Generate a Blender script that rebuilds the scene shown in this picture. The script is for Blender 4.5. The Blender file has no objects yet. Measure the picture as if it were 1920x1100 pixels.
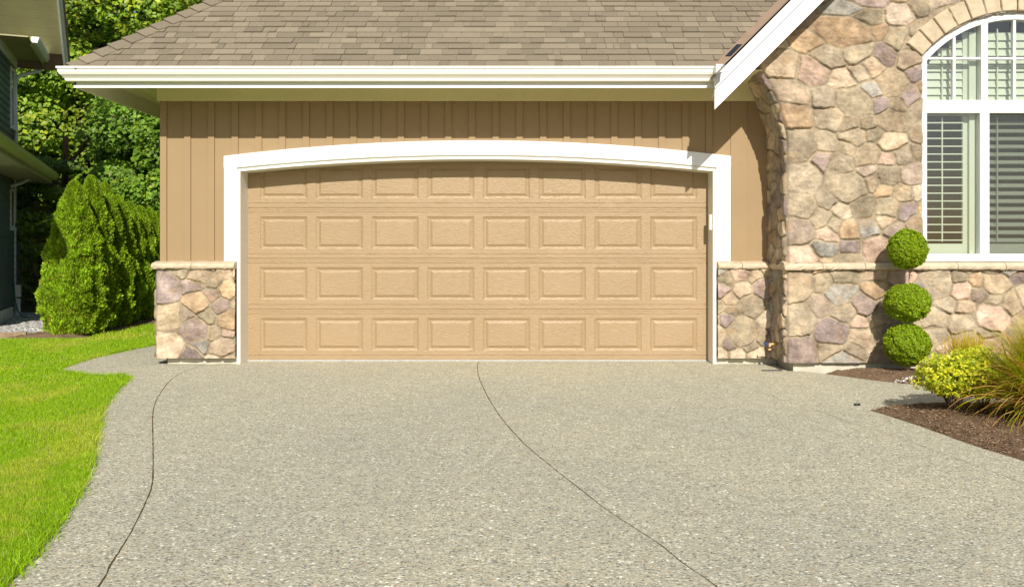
import bpy, bmesh, math, random
import numpy as np
from mathutils import Vector

# ------------------------------------------------------------------ camera, sky, sun, exposure
SC = bpy.context.scene
FPX = 1664.0; EYE = 1.166; CD = 9.2; VX, VY = 985.0, 470.0
cam_d = bpy.data.cameras.new('camera'); cam = bpy.data.objects.new('camera', cam_d)
SC.collection.objects.link(cam); SC.camera = cam
cam.location = (0, -CD, EYE); cam.rotation_euler = (math.pi/2, 0, 0)
cam_d.sensor_width = 36; cam_d.lens = FPX/1920*36
cam_d.shift_x = (960-VX)/1920; cam_d.shift_y = -(550-VY)/1920
cam_d.clip_start = 0.05; cam_d.clip_end = 2000

SUN = Vector((-0.085, 1.0, -0.69)).normalized()
w = bpy.data.worlds.new("World"); SC.world = w; w.use_nodes = True
nt = w.node_tree; bg = nt.nodes['Background']
sky = nt.nodes.new('ShaderNodeTexSky'); sky.sky_type = 'NISHITA'; sky.sun_disc = False
sky.sun_elevation = math.asin(-SUN.z); sky.sun_rotation = math.pi - math.atan2(0.085, 1.0)
sky.air_density = 1.0; sky.dust_density = 1.5
nt.links.new(sky.outputs[0], bg.inputs[0]); bg.inputs[1].default_value = 0.08
sl = bpy.data.lights.new('sun', 'SUN'); sl.energy = 4.7; sl.angle = math.radians(0.53); sl.color = (1.0, 0.955, 0.87)
so = bpy.data.objects.new('sun', sl); SC.collection.objects.link(so)
so.rotation_euler = SUN.to_track_quat('-Z', 'Y').to_euler(); so.location = (3, -20, 15)
SC.view_settings.view_transform = 'Standard'; SC.view_settings.look = 'None'
SC.view_settings.exposure = 0.25; SC.view_settings.gamma = 1.0; SC.view_settings.use_curve_mapping = False
SC.cycles.max_bounces = 8; SC.cycles.transparent_max_bounces = 8

random.seed(7); rng = np.random.default_rng(7)

# ------------------------------------------------------------------ helpers
def P(px, py, d):                      # a measured point of the place: picture position + distance from the camera
    return Vector(((px-VX)/FPX*d, d-CD, EYE+(VY-py)/FPX*d))
def G(px, py, z=0.0):
    d = (EYE-z)*FPX/(py-VY); return ((px-VX)/FPX*d, d-CD)

def link(o, parent=None):
    SC.collection.objects.link(o)
    if parent is not None: o.parent = parent
    return o
def tag(o, label=None, cat=None, group=None, kind=None):
    if label: o['label'] = label
    if cat: o['category'] = cat
    if group: o['group'] = group
    if kind: o['kind'] = kind
    return o
def thing(name, loc, label, cat, group=None):
    o = bpy.data.objects.new(name, None); SC.collection.objects.link(o); o.location = loc
    o.empty_display_size = 0.1
    return tag(o, label, cat, group)
def fin(o, parent):
    """place a mesh built in world coordinates under its parent"""
    if parent is not None:
        o.parent = parent
        loc = Vector((0, 0, 0)); p = parent
        while p is not None: loc += p.location; p = p.parent
        o.location = -loc
    return o
def mesh(name, V, F, mat, parent=None, smooth=False, col=None, bevel=0, mats=None, fm=None):
    me = bpy.data.meshes.new(name)
    me.from_pydata([tuple(v) for v in V], [], F)
    for m_ in (mats or [mat]): me.materials.append(m_)
    if fm is not None: me.polygons.foreach_set('material_index', fm)
    if col is not None:
        a = me.color_attributes.new('Col', 'FLOAT_COLOR', 'POINT')
        c = np.ones((len(V), 4), np.float32); c[:, :3] = np.asarray(col)[:, :3]; a.data.foreach_set('color', c.ravel())
    if smooth: me.polygons.foreach_set('use_smooth', [True]*len(me.polygons))
    me.update()
    o = link(bpy.data.objects.new(name, me)); fin(o, parent)
    if bevel:
        b = o.modifiers.new('b', 'BEVEL'); b.width = bevel; b.segments = 2; b.limit_method = 'ANGLE'; b.angle_limit = math.radians(40)
    return o
def npmesh(name, V, F, mat, parent=None, smooth=False, col=None):
    """V (n,3) array, F (m,k) array of equal-sized faces"""
    me = bpy.data.meshes.new(name); V = np.asarray(V, np.float32); F = np.asarray(F, np.int32)
    n, k = F.shape
    me.vertices.add(len(V)); me.vertices.foreach_set('co', V.ravel())
    me.loops.add(n*k); me.loops.foreach_set('vertex_index', F.ravel())
    me.polygons.add(n); me.polygons.foreach_set('loop_start', np.arange(0, n*k, k, dtype=np.int32))
    try: me.polygons.foreach_set('loop_total', np.full(n, k, np.int32))
    except Exception: pass
    me.materials.append(mat)
    me.update(calc_edges=True)
    if col is not None:
        a = me.color_attributes.new('Col', 'FLOAT_COLOR', 'POINT')
        c = np.ones((len(V), 4), np.float32); c[:, :3] = col; a.data.foreach_set('color', c.ravel())
    me.polygons.foreach_set('use_smooth', np.full(n, smooth))
    me.validate()
    o = link(bpy.data.objects.new(name, me)); fin(o, parent)
    return o

class MB:
    def __init__(s): s.V = []; s.F = []; s.C = []; s.c = (1, 1, 1)
    def add(s, vs, fs, c=None):
        n = len(s.V); s.V += [tuple(v) for v in vs]; s.F += [tuple(i+n for i in f) for f in fs]; s.C += [c or s.c]*len(vs); return s
    def box(s, x0, x1, y0, y1, z0, z1, c=None):
        v = [(x0,y0,z0),(x1,y0,z0),(x1,y1,z0),(x0,y1,z0),(x0,y0,z1),(x1,y0,z1),(x1,y1,z1),(x0,y1,z1)]
        return s.add(v, [(0,3,2,1),(4,5,6,7),(0,1,5,4),(1,2,6,5),(2,3,7,6),(3,0,4,7)], c)
    def hexa(s, pts, c=None):   # 8 points, bottom ring then top ring
        return s.add(pts, [(0,3,2,1),(4,5,6,7),(0,1,5,4),(1,2,6,5),(2,3,7,6),(3,0,4,7)], c)
    def prism_xz(s, poly, y0, y1, c=None):   # polygon in x,z extruded along y
        n = len(poly); v = [(x, y0, z) for x, z in poly]+[(x, y1, z) for x, z in poly]
        f = [tuple(range(n)), tuple(range(2*n-1, n-1, -1))]+[(i, i+n, (i+1) % n+n, (i+1) % n) for i in range(n)]
        return s.add(v, f, c)
    def sweep(s, profile, a, b, side, up=(0, 0, 1), c=None):  # profile [(out,up)] swept from a to b
        a = Vector(a); b = Vector(b); sd = Vector(side); u = Vector(up); n = len(profile)
        v = [a+sd*p+u*q for p, q in profile]+[b+sd*p+u*q for p, q in profile]
        f = [tuple(range(n)), tuple(range(2*n-1, n-1, -1))]+[(i, i+n, (i+1) % n+n, (i+1) % n) for i in range(n)]
        return s.add(v, f, c)
    def tube(s, pts, r, n=8, c=None, r2=None):
        pts = [Vector(p) for p in pts]; m = len(pts); base = len(s.V); vs = []; fs = []
        ref = Vector((0, 0, 1))
        for i, p in enumerate(pts):
            t = (pts[min(i+1, m-1)]-pts[max(i-1, 0)]).normalized()
            a = t.cross(ref if abs(t.dot(ref)) < .95 else Vector((1, 0, 0))).normalized(); b = t.cross(a)
            rr = r if r2 is None else r+(r2-r)*i/(m-1)
            for k in range(n):
                q = 2*math.pi*k/n; vs.append(p+a*math.cos(q)*rr+b*math.sin(q)*rr)
        for i in range(m-1):
            for k in range(n): fs.append((i*n+k, i*n+(k+1) % n, (i+1)*n+(k+1) % n, (i+1)*n+k))
        fs.append(tuple(range(n-1, -1, -1))); fs.append(tuple((m-1)*n+k for k in range(n)))
        return s.add(vs, fs, c)
    def build(s, name, mat, parent=None, smooth=False, bevel=0, col=False):
        o = mesh(name, s.V, s.F, mat, parent, smooth, s.C if col else None, bevel)
        bm = bmesh.new(); bm.from_mesh(o.data); bmesh.ops.recalc_face_normals(bm, faces=bm.faces); bm.to_mesh(o.data); bm.free()
        return o

def vnoise(u, v, scale, seed):
    r = np.random.default_rng(seed); T = r.random((256, 256))
    x = np.asarray(u)*scale+1000.3; y = np.asarray(v)*scale+1000.7
    xi = np.floor(x).astype(int); yi = np.floor(y).astype(int); fx = x-xi; fy = y-yi
    fx = fx*fx*(3-2*fx); fy = fy*fy*(3-2*fy)
    a = T[xi % 256, yi % 256]; b = T[(xi+1) % 256, yi % 256]; c = T[xi % 256, (yi+1) % 256]; d = T[(xi+1) % 256, (yi+1) % 256]
    return (a*(1-fx)+b*fx)*(1-fy)+(c*(1-fx)+d*fx)*fy-0.5

# ------------------------------------------------------------------ materials
class N:
    def __init__(s, name):
        s.m = bpy.data.materials.new(name); s.m.use_nodes = True; s.t = s.m.node_tree
        s.b = s.t.nodes['Principled BSDF']; s.out = s.t.nodes['Material Output']
        s.co = s.t.nodes.new('ShaderNodeTexCoord').outputs['Object']
    def n(s, typ, **kw):
        nd = s.t.nodes.new(typ)
        for k, v in kw.items(): setattr(nd, k, v)
        return nd
    def l(s, a, b): s.t.links.new(a, b)
    def mapped(s, sc):
        m_ = s.n('ShaderNodeMapping'); s.l(s.co, m_.inputs[0]); m_.inputs['Scale'].default_value = sc; return m_.outputs[0]
    def noise(s, scale, detail=4, vec=None, rough=.55):
        nd = s.n('ShaderNodeTexNoise'); nd.inputs['Scale'].default_value = scale; nd.inputs['Detail'].default_value = detail
        nd.inputs['Roughness'].default_value = rough; s.l(vec if vec is not None else s.co, nd.inputs['Vector']); return nd.outputs[0]
    def ramp(s, fac, stops, interp='LINEAR'):
        r = s.n('ShaderNodeValToRGB'); r.color_ramp.interpolation = interp; e = r.color_ramp.elements
        while len(e) < len(stops): e.new(0.5)
        for i, (p, c) in enumerate(stops): e[i].position = p; e[i].color = (*c, 1) if len(c) == 3 else c
        s.l(fac, r.inputs[0]); return r.outputs[0]
    def mix(s, a, b, fac, mode='MIX'):
        m_ = s.n('ShaderNodeMix', data_type='RGBA', blend_type=mode)
        for v, i in ((fac, 0), (a, 6), (b, 7)):
            if isinstance(v, (int, float)): m_.inputs[i].default_value = v
            elif isinstance(v, tuple): m_.inputs[i].default_value = (*v, 1)
            else: s.l(v, m_.inputs[i])
        return m_.outputs[2]
    def bump(s, h, dist, strength=1.0, prev=None):
        b = s.n('ShaderNodeBump'); b.inputs['Strength'].default_value = strength; b.inputs['Distance'].default_value = dist
        s.l(h, b.inputs['Height'])
        if prev is not None: s.l(prev, b.inputs['Normal'])
        s.l(b.outputs[0], s.b.inputs['Normal']); return b.outputs[0]
    def col(s, c):
        if isinstance(c, tuple): s.b.inputs['Base Color'].default_value = (*c, 1)
        else: s.l(c, s.b.inputs['Base Color'])
    def attr(s):
        a = s.n('ShaderNodeAttribute'); a.attribute_name = 'Col'; return a.outputs['Color']
    def set(s, rough=.6, spec=.5, metal=0):
        s.b.inputs['Roughness'].default_value = rough; s.b.inputs['Specular IOR Level'].default_value = spec
        s.b.inputs['Metallic'].default_value = metal; return s

def paint(name, c, rough=.5, var=.06, scale=3.0, bump=0.0006, bs=60, spec=.4):
    k = N(name); k.set(rough, spec)
    n1 = k.noise(scale, 5); n2 = k.noise(scale*14, 3)
    d = tuple(x*(1-var*1.6) for x in c); e = tuple(min(1, x*(1+var)) for x in c)
    a = k.ramp(n1, [(.3, d), (.7, e)]); b = k.mix(a, tuple(x*(1-var) for x in c), k.ramp(n2, [(.45, (0, 0, 0)), (.8, (1, 1, 1))]))
    k.col(b)
    if bump: k.bump(k.noise(bs, 4), bump)
    return k.m

M = {}
M['siding'] = paint('siding paint', (.325, .224, .120), .62, .05, 1.3, .0008, 90, .25)
M['white'] = paint('white paint', (.78, .78, .77), .45, .035, 1.5, .0004, 50)
M['cream'] = paint('cream paint', (.80, .78, .68), .5, .025, 1.5, .0004, 50)
M['gutter'] = paint('gutter enamel', (.84, .82, .73), .3, .02, 2, 0)
M['frieze'] = paint('frieze paint', (.78, .70, .42), .5, .03, 1.5, .0004)
M['soffit'] = paint('soffit paint', (.80, .74, .42), .55, .03, 1.5, .0004)
M['shutter'] = paint('shutter paint', (.58, .60, .50), .45, .02, 2, 0)
M['dark'] = paint('dark plastic', (.02, .025, .03), .4, .1, 5, 0)
M['wood'] = paint('weathered timber', (.30, .21, .12), .8, .25, 6, .003, 30)
M['bark'] = paint('bark', (.13, .085, .055), .9, .3, 9, .01, 25)
M['stem'] = paint('pale bark', (.42, .30, .21), .85, .2, 12, .003, 60)
M['interior'] = paint('interior wall', (.07, .055, .04), .8, .05, 1, 0)
M['teal'] = paint('neighbour siding paint', (.10, .135, .135), .6, .15, 3, .001, 40)
M['ntrim'] = paint('neighbour trim paint', (.72, .76, .70), .5, .05, 3, 0)
M['nsoffit'] = paint('neighbour soffit boards', (.36, .34, .17), .6, .08, 2, 0)
M['brass'] = paint('brass', (.65, .42, .16), .35, .1, 20, 0); M['blue'] = paint('blue enamel', (.02, .08, .4), .4, .05, 20, 0)
M['hose'] = paint('green hose rubber', (.01, .16, .10), .45, .1, 20, 0)
M['grey_wood'] = paint('grey stained boards', (.085, .09, .10), .75, .15, 5, .001, 40)
M['rubber'] = paint('grey door seal', (.45, .46, .45), .5, .1, 10, 0)

# door enamel with embossed wood grain
k = N('garage door enamel'); k.set(.36, .6)
g = k.noise(1, 5, k.mapped((9, 30, 210)), .6); g2 = k.noise(3, 3, k.mapped((14, 14, 60)))
k.col(k.mix(k.ramp(k.noise(1.2, 3), [(.3, (.318, .216, .110)), (.7, (.350, .238, .124))]), (.26, .172, .080), k.ramp(g, [(.55, (0, 0, 0)), (.9, (.5, .5, .5))])))
k.bump(g2, .004, .8, k.bump(g, .004, 1.0)); M['door'] = k.m

# foundation concrete
k = N('foundation concrete'); k.set(.85, .2)
k.col(k.mix(k.ramp(k.noise(5, 6), [(.3, (.46, .43, .33)), (.7, (.62, .58, .46))]), (.3, .27, .2), k.ramp(k.noise(2.3, 6), [(.6, (0, 0, 0)), (.75, (.8, .8, .8))])))
k.bump(k.noise(80, 5), .003); M['concrete'] = k.m

# cast ledge stone
k = N('ledge stone'); k.set(.85, .2)
k.col(k.mix(k.attr(), k.ramp(k.noise(14, 7), [(.3, (.42, .33, .22)), (.7, (.66, .55, .40))]), .6))
k.bump(k.noise(120, 6, None, .7), .004, .8, k.bump(k.noise(22, 5), .008, .5)); M['ledge'] = k.m

# field stone, colour of each stone in Col
k = N('field stone'); k.set(.82, .25)
c0 = k.attr()
c1 = k.mix(c0, k.ramp(k.noise(7, 6, None, .65), [(.28, (.52, .46, .44)), (.42, (.80, .76, .70)), (.52, (1.0, .97, .92)), (.68, (1.5, 1.42, 1.30))]), 1.0, 'MULTIPLY')
c2 = k.mix(c1, (.50, .30, .13), k.ramp(k.noise(6.5, 6, k.mapped((1, 1.3, 1.5)), .65), [(.54, (0, 0, 0)), (.74, (.5, .5, .5))]))
c3 = k.mix(c2, (.62, .55, .45), k.ramp(k.noise(30, 6, None, .7), [(.55, (0, 0, 0)), (.8, (.6, .6, .6))]))
c4 = k.mix(c3, (.10, .075, .055), k.ramp(k.noise(46, 7, None, .75), [(.60, (0, 0, 0)), (.82, (.7, .7, .7))]))
k.col(c4)
k.bump(k.noise(150, 6, None, .75), .006, .9, k.bump(k.noise(24, 8, None, .72), .022, .9)); M['stone'] = k.m

# shingles
k = N('asphalt shingle'); k.set(.95, .15)
gr = k.noise(420, 2)
k.col(k.mix(k.attr(), k.ramp(gr, [(.32, (.42, .38, .34)), (.5, (.95, .93, .9)), (.68, (1.6, 1.52, 1.4))]), .8, 'MULTIPLY'))
k.bump(gr, .002, .8); M['shingle'] = k.m
M['flash'] = paint('brown metal flashing', (.27, .19, .13), .45, .08, 6, 0)

# exposed aggregate
k = N('exposed aggregate'); k.set(.8, .3)
def voro(sc, feat='F1'):
    v = k.n('ShaderNodeTexVoronoi', feature=feat); v.inputs['Scale'].default_value = sc; k.l(k.co, v.inputs['Vector']); return v
vv = voro(82); v2 = voro(150)
sep = k.n('ShaderNodeSeparateColor'); k.l(vv.outputs['Color'], sep.inputs[0])
sep2 = k.n('ShaderNodeSeparateColor'); k.l(v2.outputs['Color'], sep2.inputs[0])
peb = k.ramp(sep.outputs[0], [(0, (.035, .040, .045)), (.12, (.085, .095, .10)), (.24, (.17, .175, .16)), (.38, (.26, .25, .19)), (.55, (.35, .32, .24)), (.70, (.42, .40, .32)), (.80, (.30, .20, .11)), (.87, (.52, .50, .42)), (.965, (.75, .74, .66))], 'CONSTANT')
peb2 = k.ramp(sep2.outputs[1], [(0, (.06, .065, .07)), (.15, (.18, .18, .16)), (.45, (.33, .31, .235)), (.78, (.50, .48, .39)), (.95, (.66, .65, .58))], 'CONSTANT')
mort = (.315, .295, .215)
dd = k.ramp(vv.outputs['Distance'], [(.50, (0, 0, 0)), (.66, (.85, .85, .85))])
cc = k.mix(k.mix(peb, peb2, k.ramp(sep.outputs[2], [(.55, (0, 0, 0)), (.56, (1, 1, 1))])), mort, dd)
cc = k.mix(cc, k.ramp(k.noise(.55, 5), [(.3, (1.24, 1.29, 1.33)), (.7, (1.60, 1.58, 1.50))]), 1.0, 'MULTIPLY')
cc = k.mix(cc, (.42, .20, .07), k.ramp(k.noise(3.1, 6, None, .7), [(.70, (0, 0, 0)), (.78, (.45, .45, .45))]))
cc = k.mix(cc, k.ramp(k.noise(9, 5), [(.35, (.90, .90, .90)), (.65, (1.08, 1.08, 1.06))]), 1.0, 'MULTIPLY')
cc = k.mix(cc, (.475, .430, .305), .34)
k.col(cc); k.bump(vv.outputs['Distance'], -.004, .6, k.bump(k.noise(240, 3), .002, .5)); M['agg'] = k.m

def soilmat(name, a, b, c):
    k = N(name); k.set(.95, .1)
    k.col(k.mix(k.ramp(k.noise(40, 8, None, .75), [(.3, a), (.52, b), (.72, c)]), a, k.ramp(k.noise(4, 5), [(.45, (0, 0, 0)), (.7, (.6, .6, .6))])))
    k.bump(k.noise(60, 9, None, .8), .035); return k.m
M['soil'] = soilmat('bed soil', (.16, .10, .06), (.30, .20, .12), (.46, .33, .21))
M['joint'] = soilmat('joint dirt', (.12, .075, .035), (.24, .14, .06), (.36, .22, .10))
M['ground'] = soilmat('rough ground', (.03, .035, .015), (.06, .07, .02), (.10, .10, .035))
M['lawnbase'] = soilmat('lawn thatch', (.09, .15, .012), (.18, .28, .02), (.28, .36, .04))
k = N('pale gravel'); k.set(.9, .2)
v = k.n('ShaderNodeTexVoronoi'); v.inputs['Scale'].default_value = 28; k.l(k.co, v.inputs['Vector'])
s_ = k.n('ShaderNodeSeparateColor'); k.l(v.outputs['Color'], s_.inputs[0])
k.col(k.ramp(s_.outputs[0], [(0, (.22, .21, .2)), (.5, (.48, .46, .42)), (1, (.75, .73, .68))])); k.bump(v.outputs['Distance'], -.02); M['gravel'] = k.m
k = N('rock'); k.set(.9, .2); k.col(k.ramp(k.noise(9, 6), [(.3, (.22, .22, .21)), (.7, (.42, .41, .38))])); k.bump(k.noise(20, 6), .01); M['rock'] = k.m

def leafmat(name, gloss=.45, trans=.35, tint=(1.25, 1.35, .5)):
    k = N(name); k.set(gloss, .35); a = k.attr()
    k.col(a)
    tr = k.n('ShaderNodeBsdfTranslucent'); k.l(k.mix(a, tint, 1.0, 'MULTIPLY'), tr.inputs[0])
    mx = k.n('ShaderNodeMixShader'); mx.inputs[0].default_value = trans
    k.l(k.b.outputs[0], mx.inputs[1]); k.l(tr.outputs[0], mx.inputs[2]); k.l(mx.outputs[0], k.out.inputs[0]); return k.m
M['leaf'] = leafmat('leaf'); M['cedar'] = leafmat('cedar foliage', .6, .25); M['blade'] = leafmat('grass blade', .5, .35)

# window glass: clear pane with a fresnel reflection
k = N('window glass')
tr = k.n('ShaderNodeBsdfTransparent'); tr.inputs[0].default_value = (.93, .955, .93, 1)
gl = k.n('ShaderNodeBsdfGlossy'); gl.inputs['Roughness'].default_value = .01
lw = k.n('ShaderNodeLayerWeight'); lw.inputs[0].default_value = .5
pw_ = k.n('ShaderNodeMath', operation='POWER'); k.l(lw.outputs['Facing'], pw_.inputs[0]); pw_.inputs[1].default_value = 5
fr = k.n('ShaderNodeMath', operation='MULTIPLY_ADD'); k.l(pw_.outputs[0], fr.inputs[0]); fr.inputs[1].default_value = .92; fr.inputs[2].default_value = .085
mx = k.n('ShaderNodeMixShader'); k.l(fr.outputs[0], mx.inputs[0]); k.l(tr.outputs[0], mx.inputs[1]); k.l(gl.outputs[0], mx.inputs[2])
k.l(mx.outputs[0], k.out.inputs[0]); M['glass'] = k.m

# ------------------------------------------------------------------ ground: sheets and slabs
mesh('ground', [(-400, -400, -.07), (400, -400, -.07), (400, 900, -.07), (-400, 900, -.07)], [(0, 1, 2, 3)], M['ground'])
tag(bpy.data.objects['ground'], kind='structure')

def spline(pts, n=8):
    pts = [Vector((*p, 0)) if len(p) == 2 else Vector(p) for p in pts]; out = []
    for i in range(len(pts)-1):
        p0 = pts[max(i-1, 0)]; p1 = pts[i]; p2 = pts[i+1]; p3 = pts[min(i+2, len(pts)-1)]
        for j in range(n):
            t = j/n
            out.append(.5*((2*p1)+(-p0+p2)*t+(2*p0-5*p1+4*p2-p3)*t*t+(-p0+3*p1-3*p2+p3)*t**3))
    out.append(pts[-1]); return [(p.x, p.y) for p in out]

EDGE = [G(*p) for p in [(243.5, 708.6), (222, 731), (196, 764), (187, 797), (177, 845), (165, 887), (142, 935), (95, 1005), (14, 1098)]]+[(-1.64, -6.9), (-1.60, -8.2), (-1.9, -10.5), (-2.8, -13)]
J1 = [G(*p) for p in [(383, 683), (331, 704), (302.6, 733.7), (287.5, 769), (287, 835), (286, 901.5), (272, 944), (246, 996), (208, 1057.5), (187, 1095)]]+[(-1.38, -6.7), (-1.25, -8), (-1.5, -10.3), (-2.3, -13)]
J2 = [(-.478, .18)]+[G(*p) for p in [(895, 684), (900, 712), (928, 766), (972, 820), (1024, 866), (1080, 910), (1140, 956), (1232, 1016), (1280, 1054), (1344, 1098)]]+[(.80, -6.6), (1.1, -8), (1.5, -10.5), (1.8, -13)]
J3 = [(1.55, .18)]+[G(*p) for p in [(1270, 684), (1310, 700), (1385, 722), (1468, 749), (1540, 771), (1600, 794), (1660, 812), (1724, 834), (1830, 872), (1925, 908)]]+[(2.56, -5.4), (2.62, -6.8), (3, -9), (4, -13)]
EDGE, J1, J2, J3 = [spline(c) for c in (EDGE, J1, J2, J3)]
BED = spline([G(*p) for p in [(1625, 767), (1720, 797), (1820, 833), (1920, 864)]]+[(2.84, -4.9), (2.95, -6.6), (3.2, -8.6), (4.6, -12)])
def slab(name, poly, z=0.0, th=.06, mat=None):
    m_ = MB(); n = len(poly)
    v = [(x, y, z) for x, y in poly]+[(x, y, z-th) for x, y in poly]
    m_.add(v, [tuple(range(n))]+[(i, i+n, (i+1) % n+n, (i+1) % n) for i in range(n)])
    me = m_.build(name, mat or M['agg']); bm = bmesh.new(); bm.from_mesh(me.data)
    bmesh.ops.triangulate(bm, faces=[f for f in bm.faces if len(f.verts) > 4]); bm.to_mesh(me.data); bm.free()
    return tag(me, kind='structure')
gap = .0036
def off(c, d):      # slab edge beside a joint, slightly chipped
    out = []; q = random.Random(int(abs(d)*1e5)+len(c)+(7 if d > 0 else 0))
    for (x, y), (x2, y2) in zip(c[:-1], c[1:]):
        m_ = max(1, int(math.hypot(x2-x, y2-y)/.03))
        for i in range(m_): t = i/m_; out.append((x+(x2-x)*t+d+q.uniform(-.0016, .0016), y+(y2-y)*t))
    return out+[(c[-1][0]+d, c[-1][1])]
W0 = [G(232, 705), G(189, 707), G(140, 701), G(101.6, 696)]; W1 = [G(101.6, 696), G(165.5, 674.6), G(236, 658), G(288, 647.6)]
W1s = spline(W1)
# left slab: walkway spike + strip between lawn edge and first joint
slab('driveway_slab', EDGE[::-1]+spline(W0)+W1s[1:]+[(-4.3, 3.2), (-4.0, 6.0), (-3.62, 6.0), (-3.62, -.02), (J1[0][0]-gap, -.02)]+off(J1, -gap))
slab('driveway_slab', off(J1, gap)[::-1]+[(-3.1, -.02), (-3.0, .24), (-.48-gap, .24)]+off(J2, -gap))
slab('driveway_slab', off(J2, gap)[::-1]+[(-.48+gap, .24), (1.55-gap, .24)]+off(J3, -gap*.55))
PT = [G(1543, 700), G(1640, 713), G(1734, 723), (6.6, -1.75)]; PB = [(6.6, -2.45), (4.2, -2.45), G(1740, 757), G(1660, 762)]
slab('driveway_slab', off(J3, gap*.55)[::-1]+[(1.55+gap*.55, .24), (2.0, .24), (2.0, -.02), (2.55, -.02), (2.55, -.58), (2.68, -.60)]+PT+PB+BED)
for J_ in (J1, J2, J3):
    nj = len(J_); vj = [(x-.03, y, -.0025) for x, y in J_]+[(x+.03, y, -.0025) for x, y in J_]
    tag(mesh('joint_bed', vj, [(q, q+1, nj+q+1, nj+q) for q in range(nj-1)], M['joint']), kind='structure')

def inpoly(x, y, poly):
    c = np.zeros(x.shape, bool); n = len(poly); j = n-1
    for i in range(n):
        xi, yi = poly[i]; xj, yj = poly[j]
        with np.errstate(divide='ignore', invalid='ignore'):
            t = ((yi > y) != (yj > y)) & (x < (xj-xi)*(y-yi)/((yj-yi) if yj != yi else 1e-9)+xi)
        c ^= t; j = i
    return c
def polydist(x, y, poly):
    d = np.full(x.shape, 1e9); n = len(poly)
    for i in range(n):
        ax, ay = poly[i]; bx, by = poly[(i+1) % n]; vx, vy = bx-ax, by-ay; L = vx*vx+vy*vy+1e-12
        t = np.clip(((x-ax)*vx+(y-ay)*vy)/L, 0, 1); d = np.minimum(d, np.hypot(x-ax-t*vx, y-ay-t*vy))
    return d
def mound(name, poly, mat, rough, h0, hmax, res, seed, kind='structure', fall=.25):
    xs = [p[0] for p in poly]; ys = [p[1] for p in poly]
    U, Vv = np.meshgrid(np.arange(min(xs)-res, max(xs)+res, res), np.arange(min(ys)-res, max(ys)+res, res), indexing='ij')
    ins = inpoly(U, Vv, poly); dd = polydist(U, Vv, poly)*np.where(ins, 1, -1)
    t = np.clip(dd/fall, 0, 1); H = h0+hmax*(t*(2-t))+rough*(vnoise(U, Vv, 9, seed)+.6*vnoise(U, Vv, 24, seed+1)+.4*vnoise(U, Vv, 60, seed+2))*np.clip(dd/.05, .15, 1)
    H = np.where(dd < 0, h0-.03, H)
    n0, n1 = U.shape; idx = np.arange(n0*n1).reshape(n0, n1)
    keep = (dd > -res*1.2); kf = keep[:-1, :-1] & keep[1:, :-1] & keep[1:, 1:] & keep[:-1, 1:]
    F = np.stack([idx[:-1, :-1], idx[1:, :-1], idx[1:, 1:], idx[:-1, 1:]], -1)[kf]
    V = np.stack([U, Vv, H], -1).reshape(-1, 3)
    used = np.unique(F); mp = np.zeros(len(V), int); mp[used] = np.arange(len(used))
    return tag(npmesh(name, V[used], mp[F], mat, smooth=True), kind=kind)
# planting beds
BEDF = BED[:]+[(11, -2.6), (6.6, -2.45), (4.2, -2.45), G(1740, 757), G(1660, 762)]
BED1 = [p for p in BEDF if True]
mound('planting_bed', [p for p in BED if p[1] > -7]+[(6.2, -7.2), (6.4, -2.5), (4.2, -2.47), G(1740, 757), G(1660, 762)], M['soil'], .030, -.012, .05, .018, 3)
mound('planting_bed', [G(1543, 700), G(1640, 713), G(1734, 723), (6.6, -1.75), (6.9, -.58), (3.1, -.58)], M['soil'], .030, -.012, .06, .02, 5)

# ------------------------------------------------------------------ lawn
LAWN = EDGE[::-1]+spline(W0)+W1s[1:]+[(-4.3, 3.2), (-4.05, 6.0), (-5.9, 6.0), (-5.95, 4.1), (-5.98, 3.1), G(165, 635), G(80, 637), G(0, 637), (-12, 2.6), (-14, -13)]
_l = slab('lawn_soil', LAWN, -.008, .05, M['lawnbase'])
def lawnpts(n, y0, y1, side=False):
    out = []
    tot = 0
    while tot < n:
        Y = rng.uniform(y0, y1, n*2)
        X = rng.uniform(-12, -1.5, n*2)
        d = Y+CD; ok = ((X > -.605*d-.05) if not side else (X < -.605*d)) & inpoly(X, Y, LAWN)
        p = np.stack([X[ok], Y[ok]], 1); out.append(p); tot += len(p)
    return np.concatenate(out)[:n]
def blades(pts, h, wd, lean, colf, zb=-.01, seg=2):
    n = len(pts); a = rng.uniform(0, 2*np.pi, n); la = rng.uniform(0, 2*np.pi, n)
    h = h*rng.uniform(.55, 1.25, n); lean = lean*rng.random(n)*h
    dx, dy = np.cos(a)*wd/2, np.sin(a)*wd/2; lx, ly = np.cos(la)*lean, np.sin(la)*lean
    z = np.full(n, zb); x, y = pts[:, 0], pts[:, 1]
    v = np.stack([np.stack([x-dx, y-dy, z], 1), np.stack([x+dx, y+dy, z], 1),
                  np.stack([x+dx*.8+lx*.4, y+dy*.8+ly*.4, z+h*.6], 1), np.stack([x-dx*.8+lx*.4, y-dy*.8+ly*.4, z+h*.6], 1),
                  np.stack([x+lx, y+ly, z+h], 1)], 1).reshape(-1, 3)
    b = np.arange(n)[:, None]*5
    F = np.concatenate([b+np.array([[0, 1, 2]]), b+np.array([[0, 2, 3]]), b+np.array([[3, 2, 4]])])
    c = colf(x, y, n); return v, F, np.repeat(c, 5, 0)
def lawncol(x, y, n):
    p = .8*vnoise(x, y*.33, 2.4, 11)+.5*vnoise(x, y*.5, 7, 12)+.4*vnoise(x, y, 16, 13); p = np.clip((p-.05)*2.0, 0, .7)[:, None]
    g = np.array([.30, .47, .008]); yl = np.array([.48, .52, .04]); r = rng.random((n, 1))
    c = g*(1-p)+yl*p; c = c*(.65+.7*r); dry = rng.random((n, 1)) < (.03+.10*p)
    return np.where(dry, np.array([.50, .44, .17]), c)
parts = []
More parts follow.
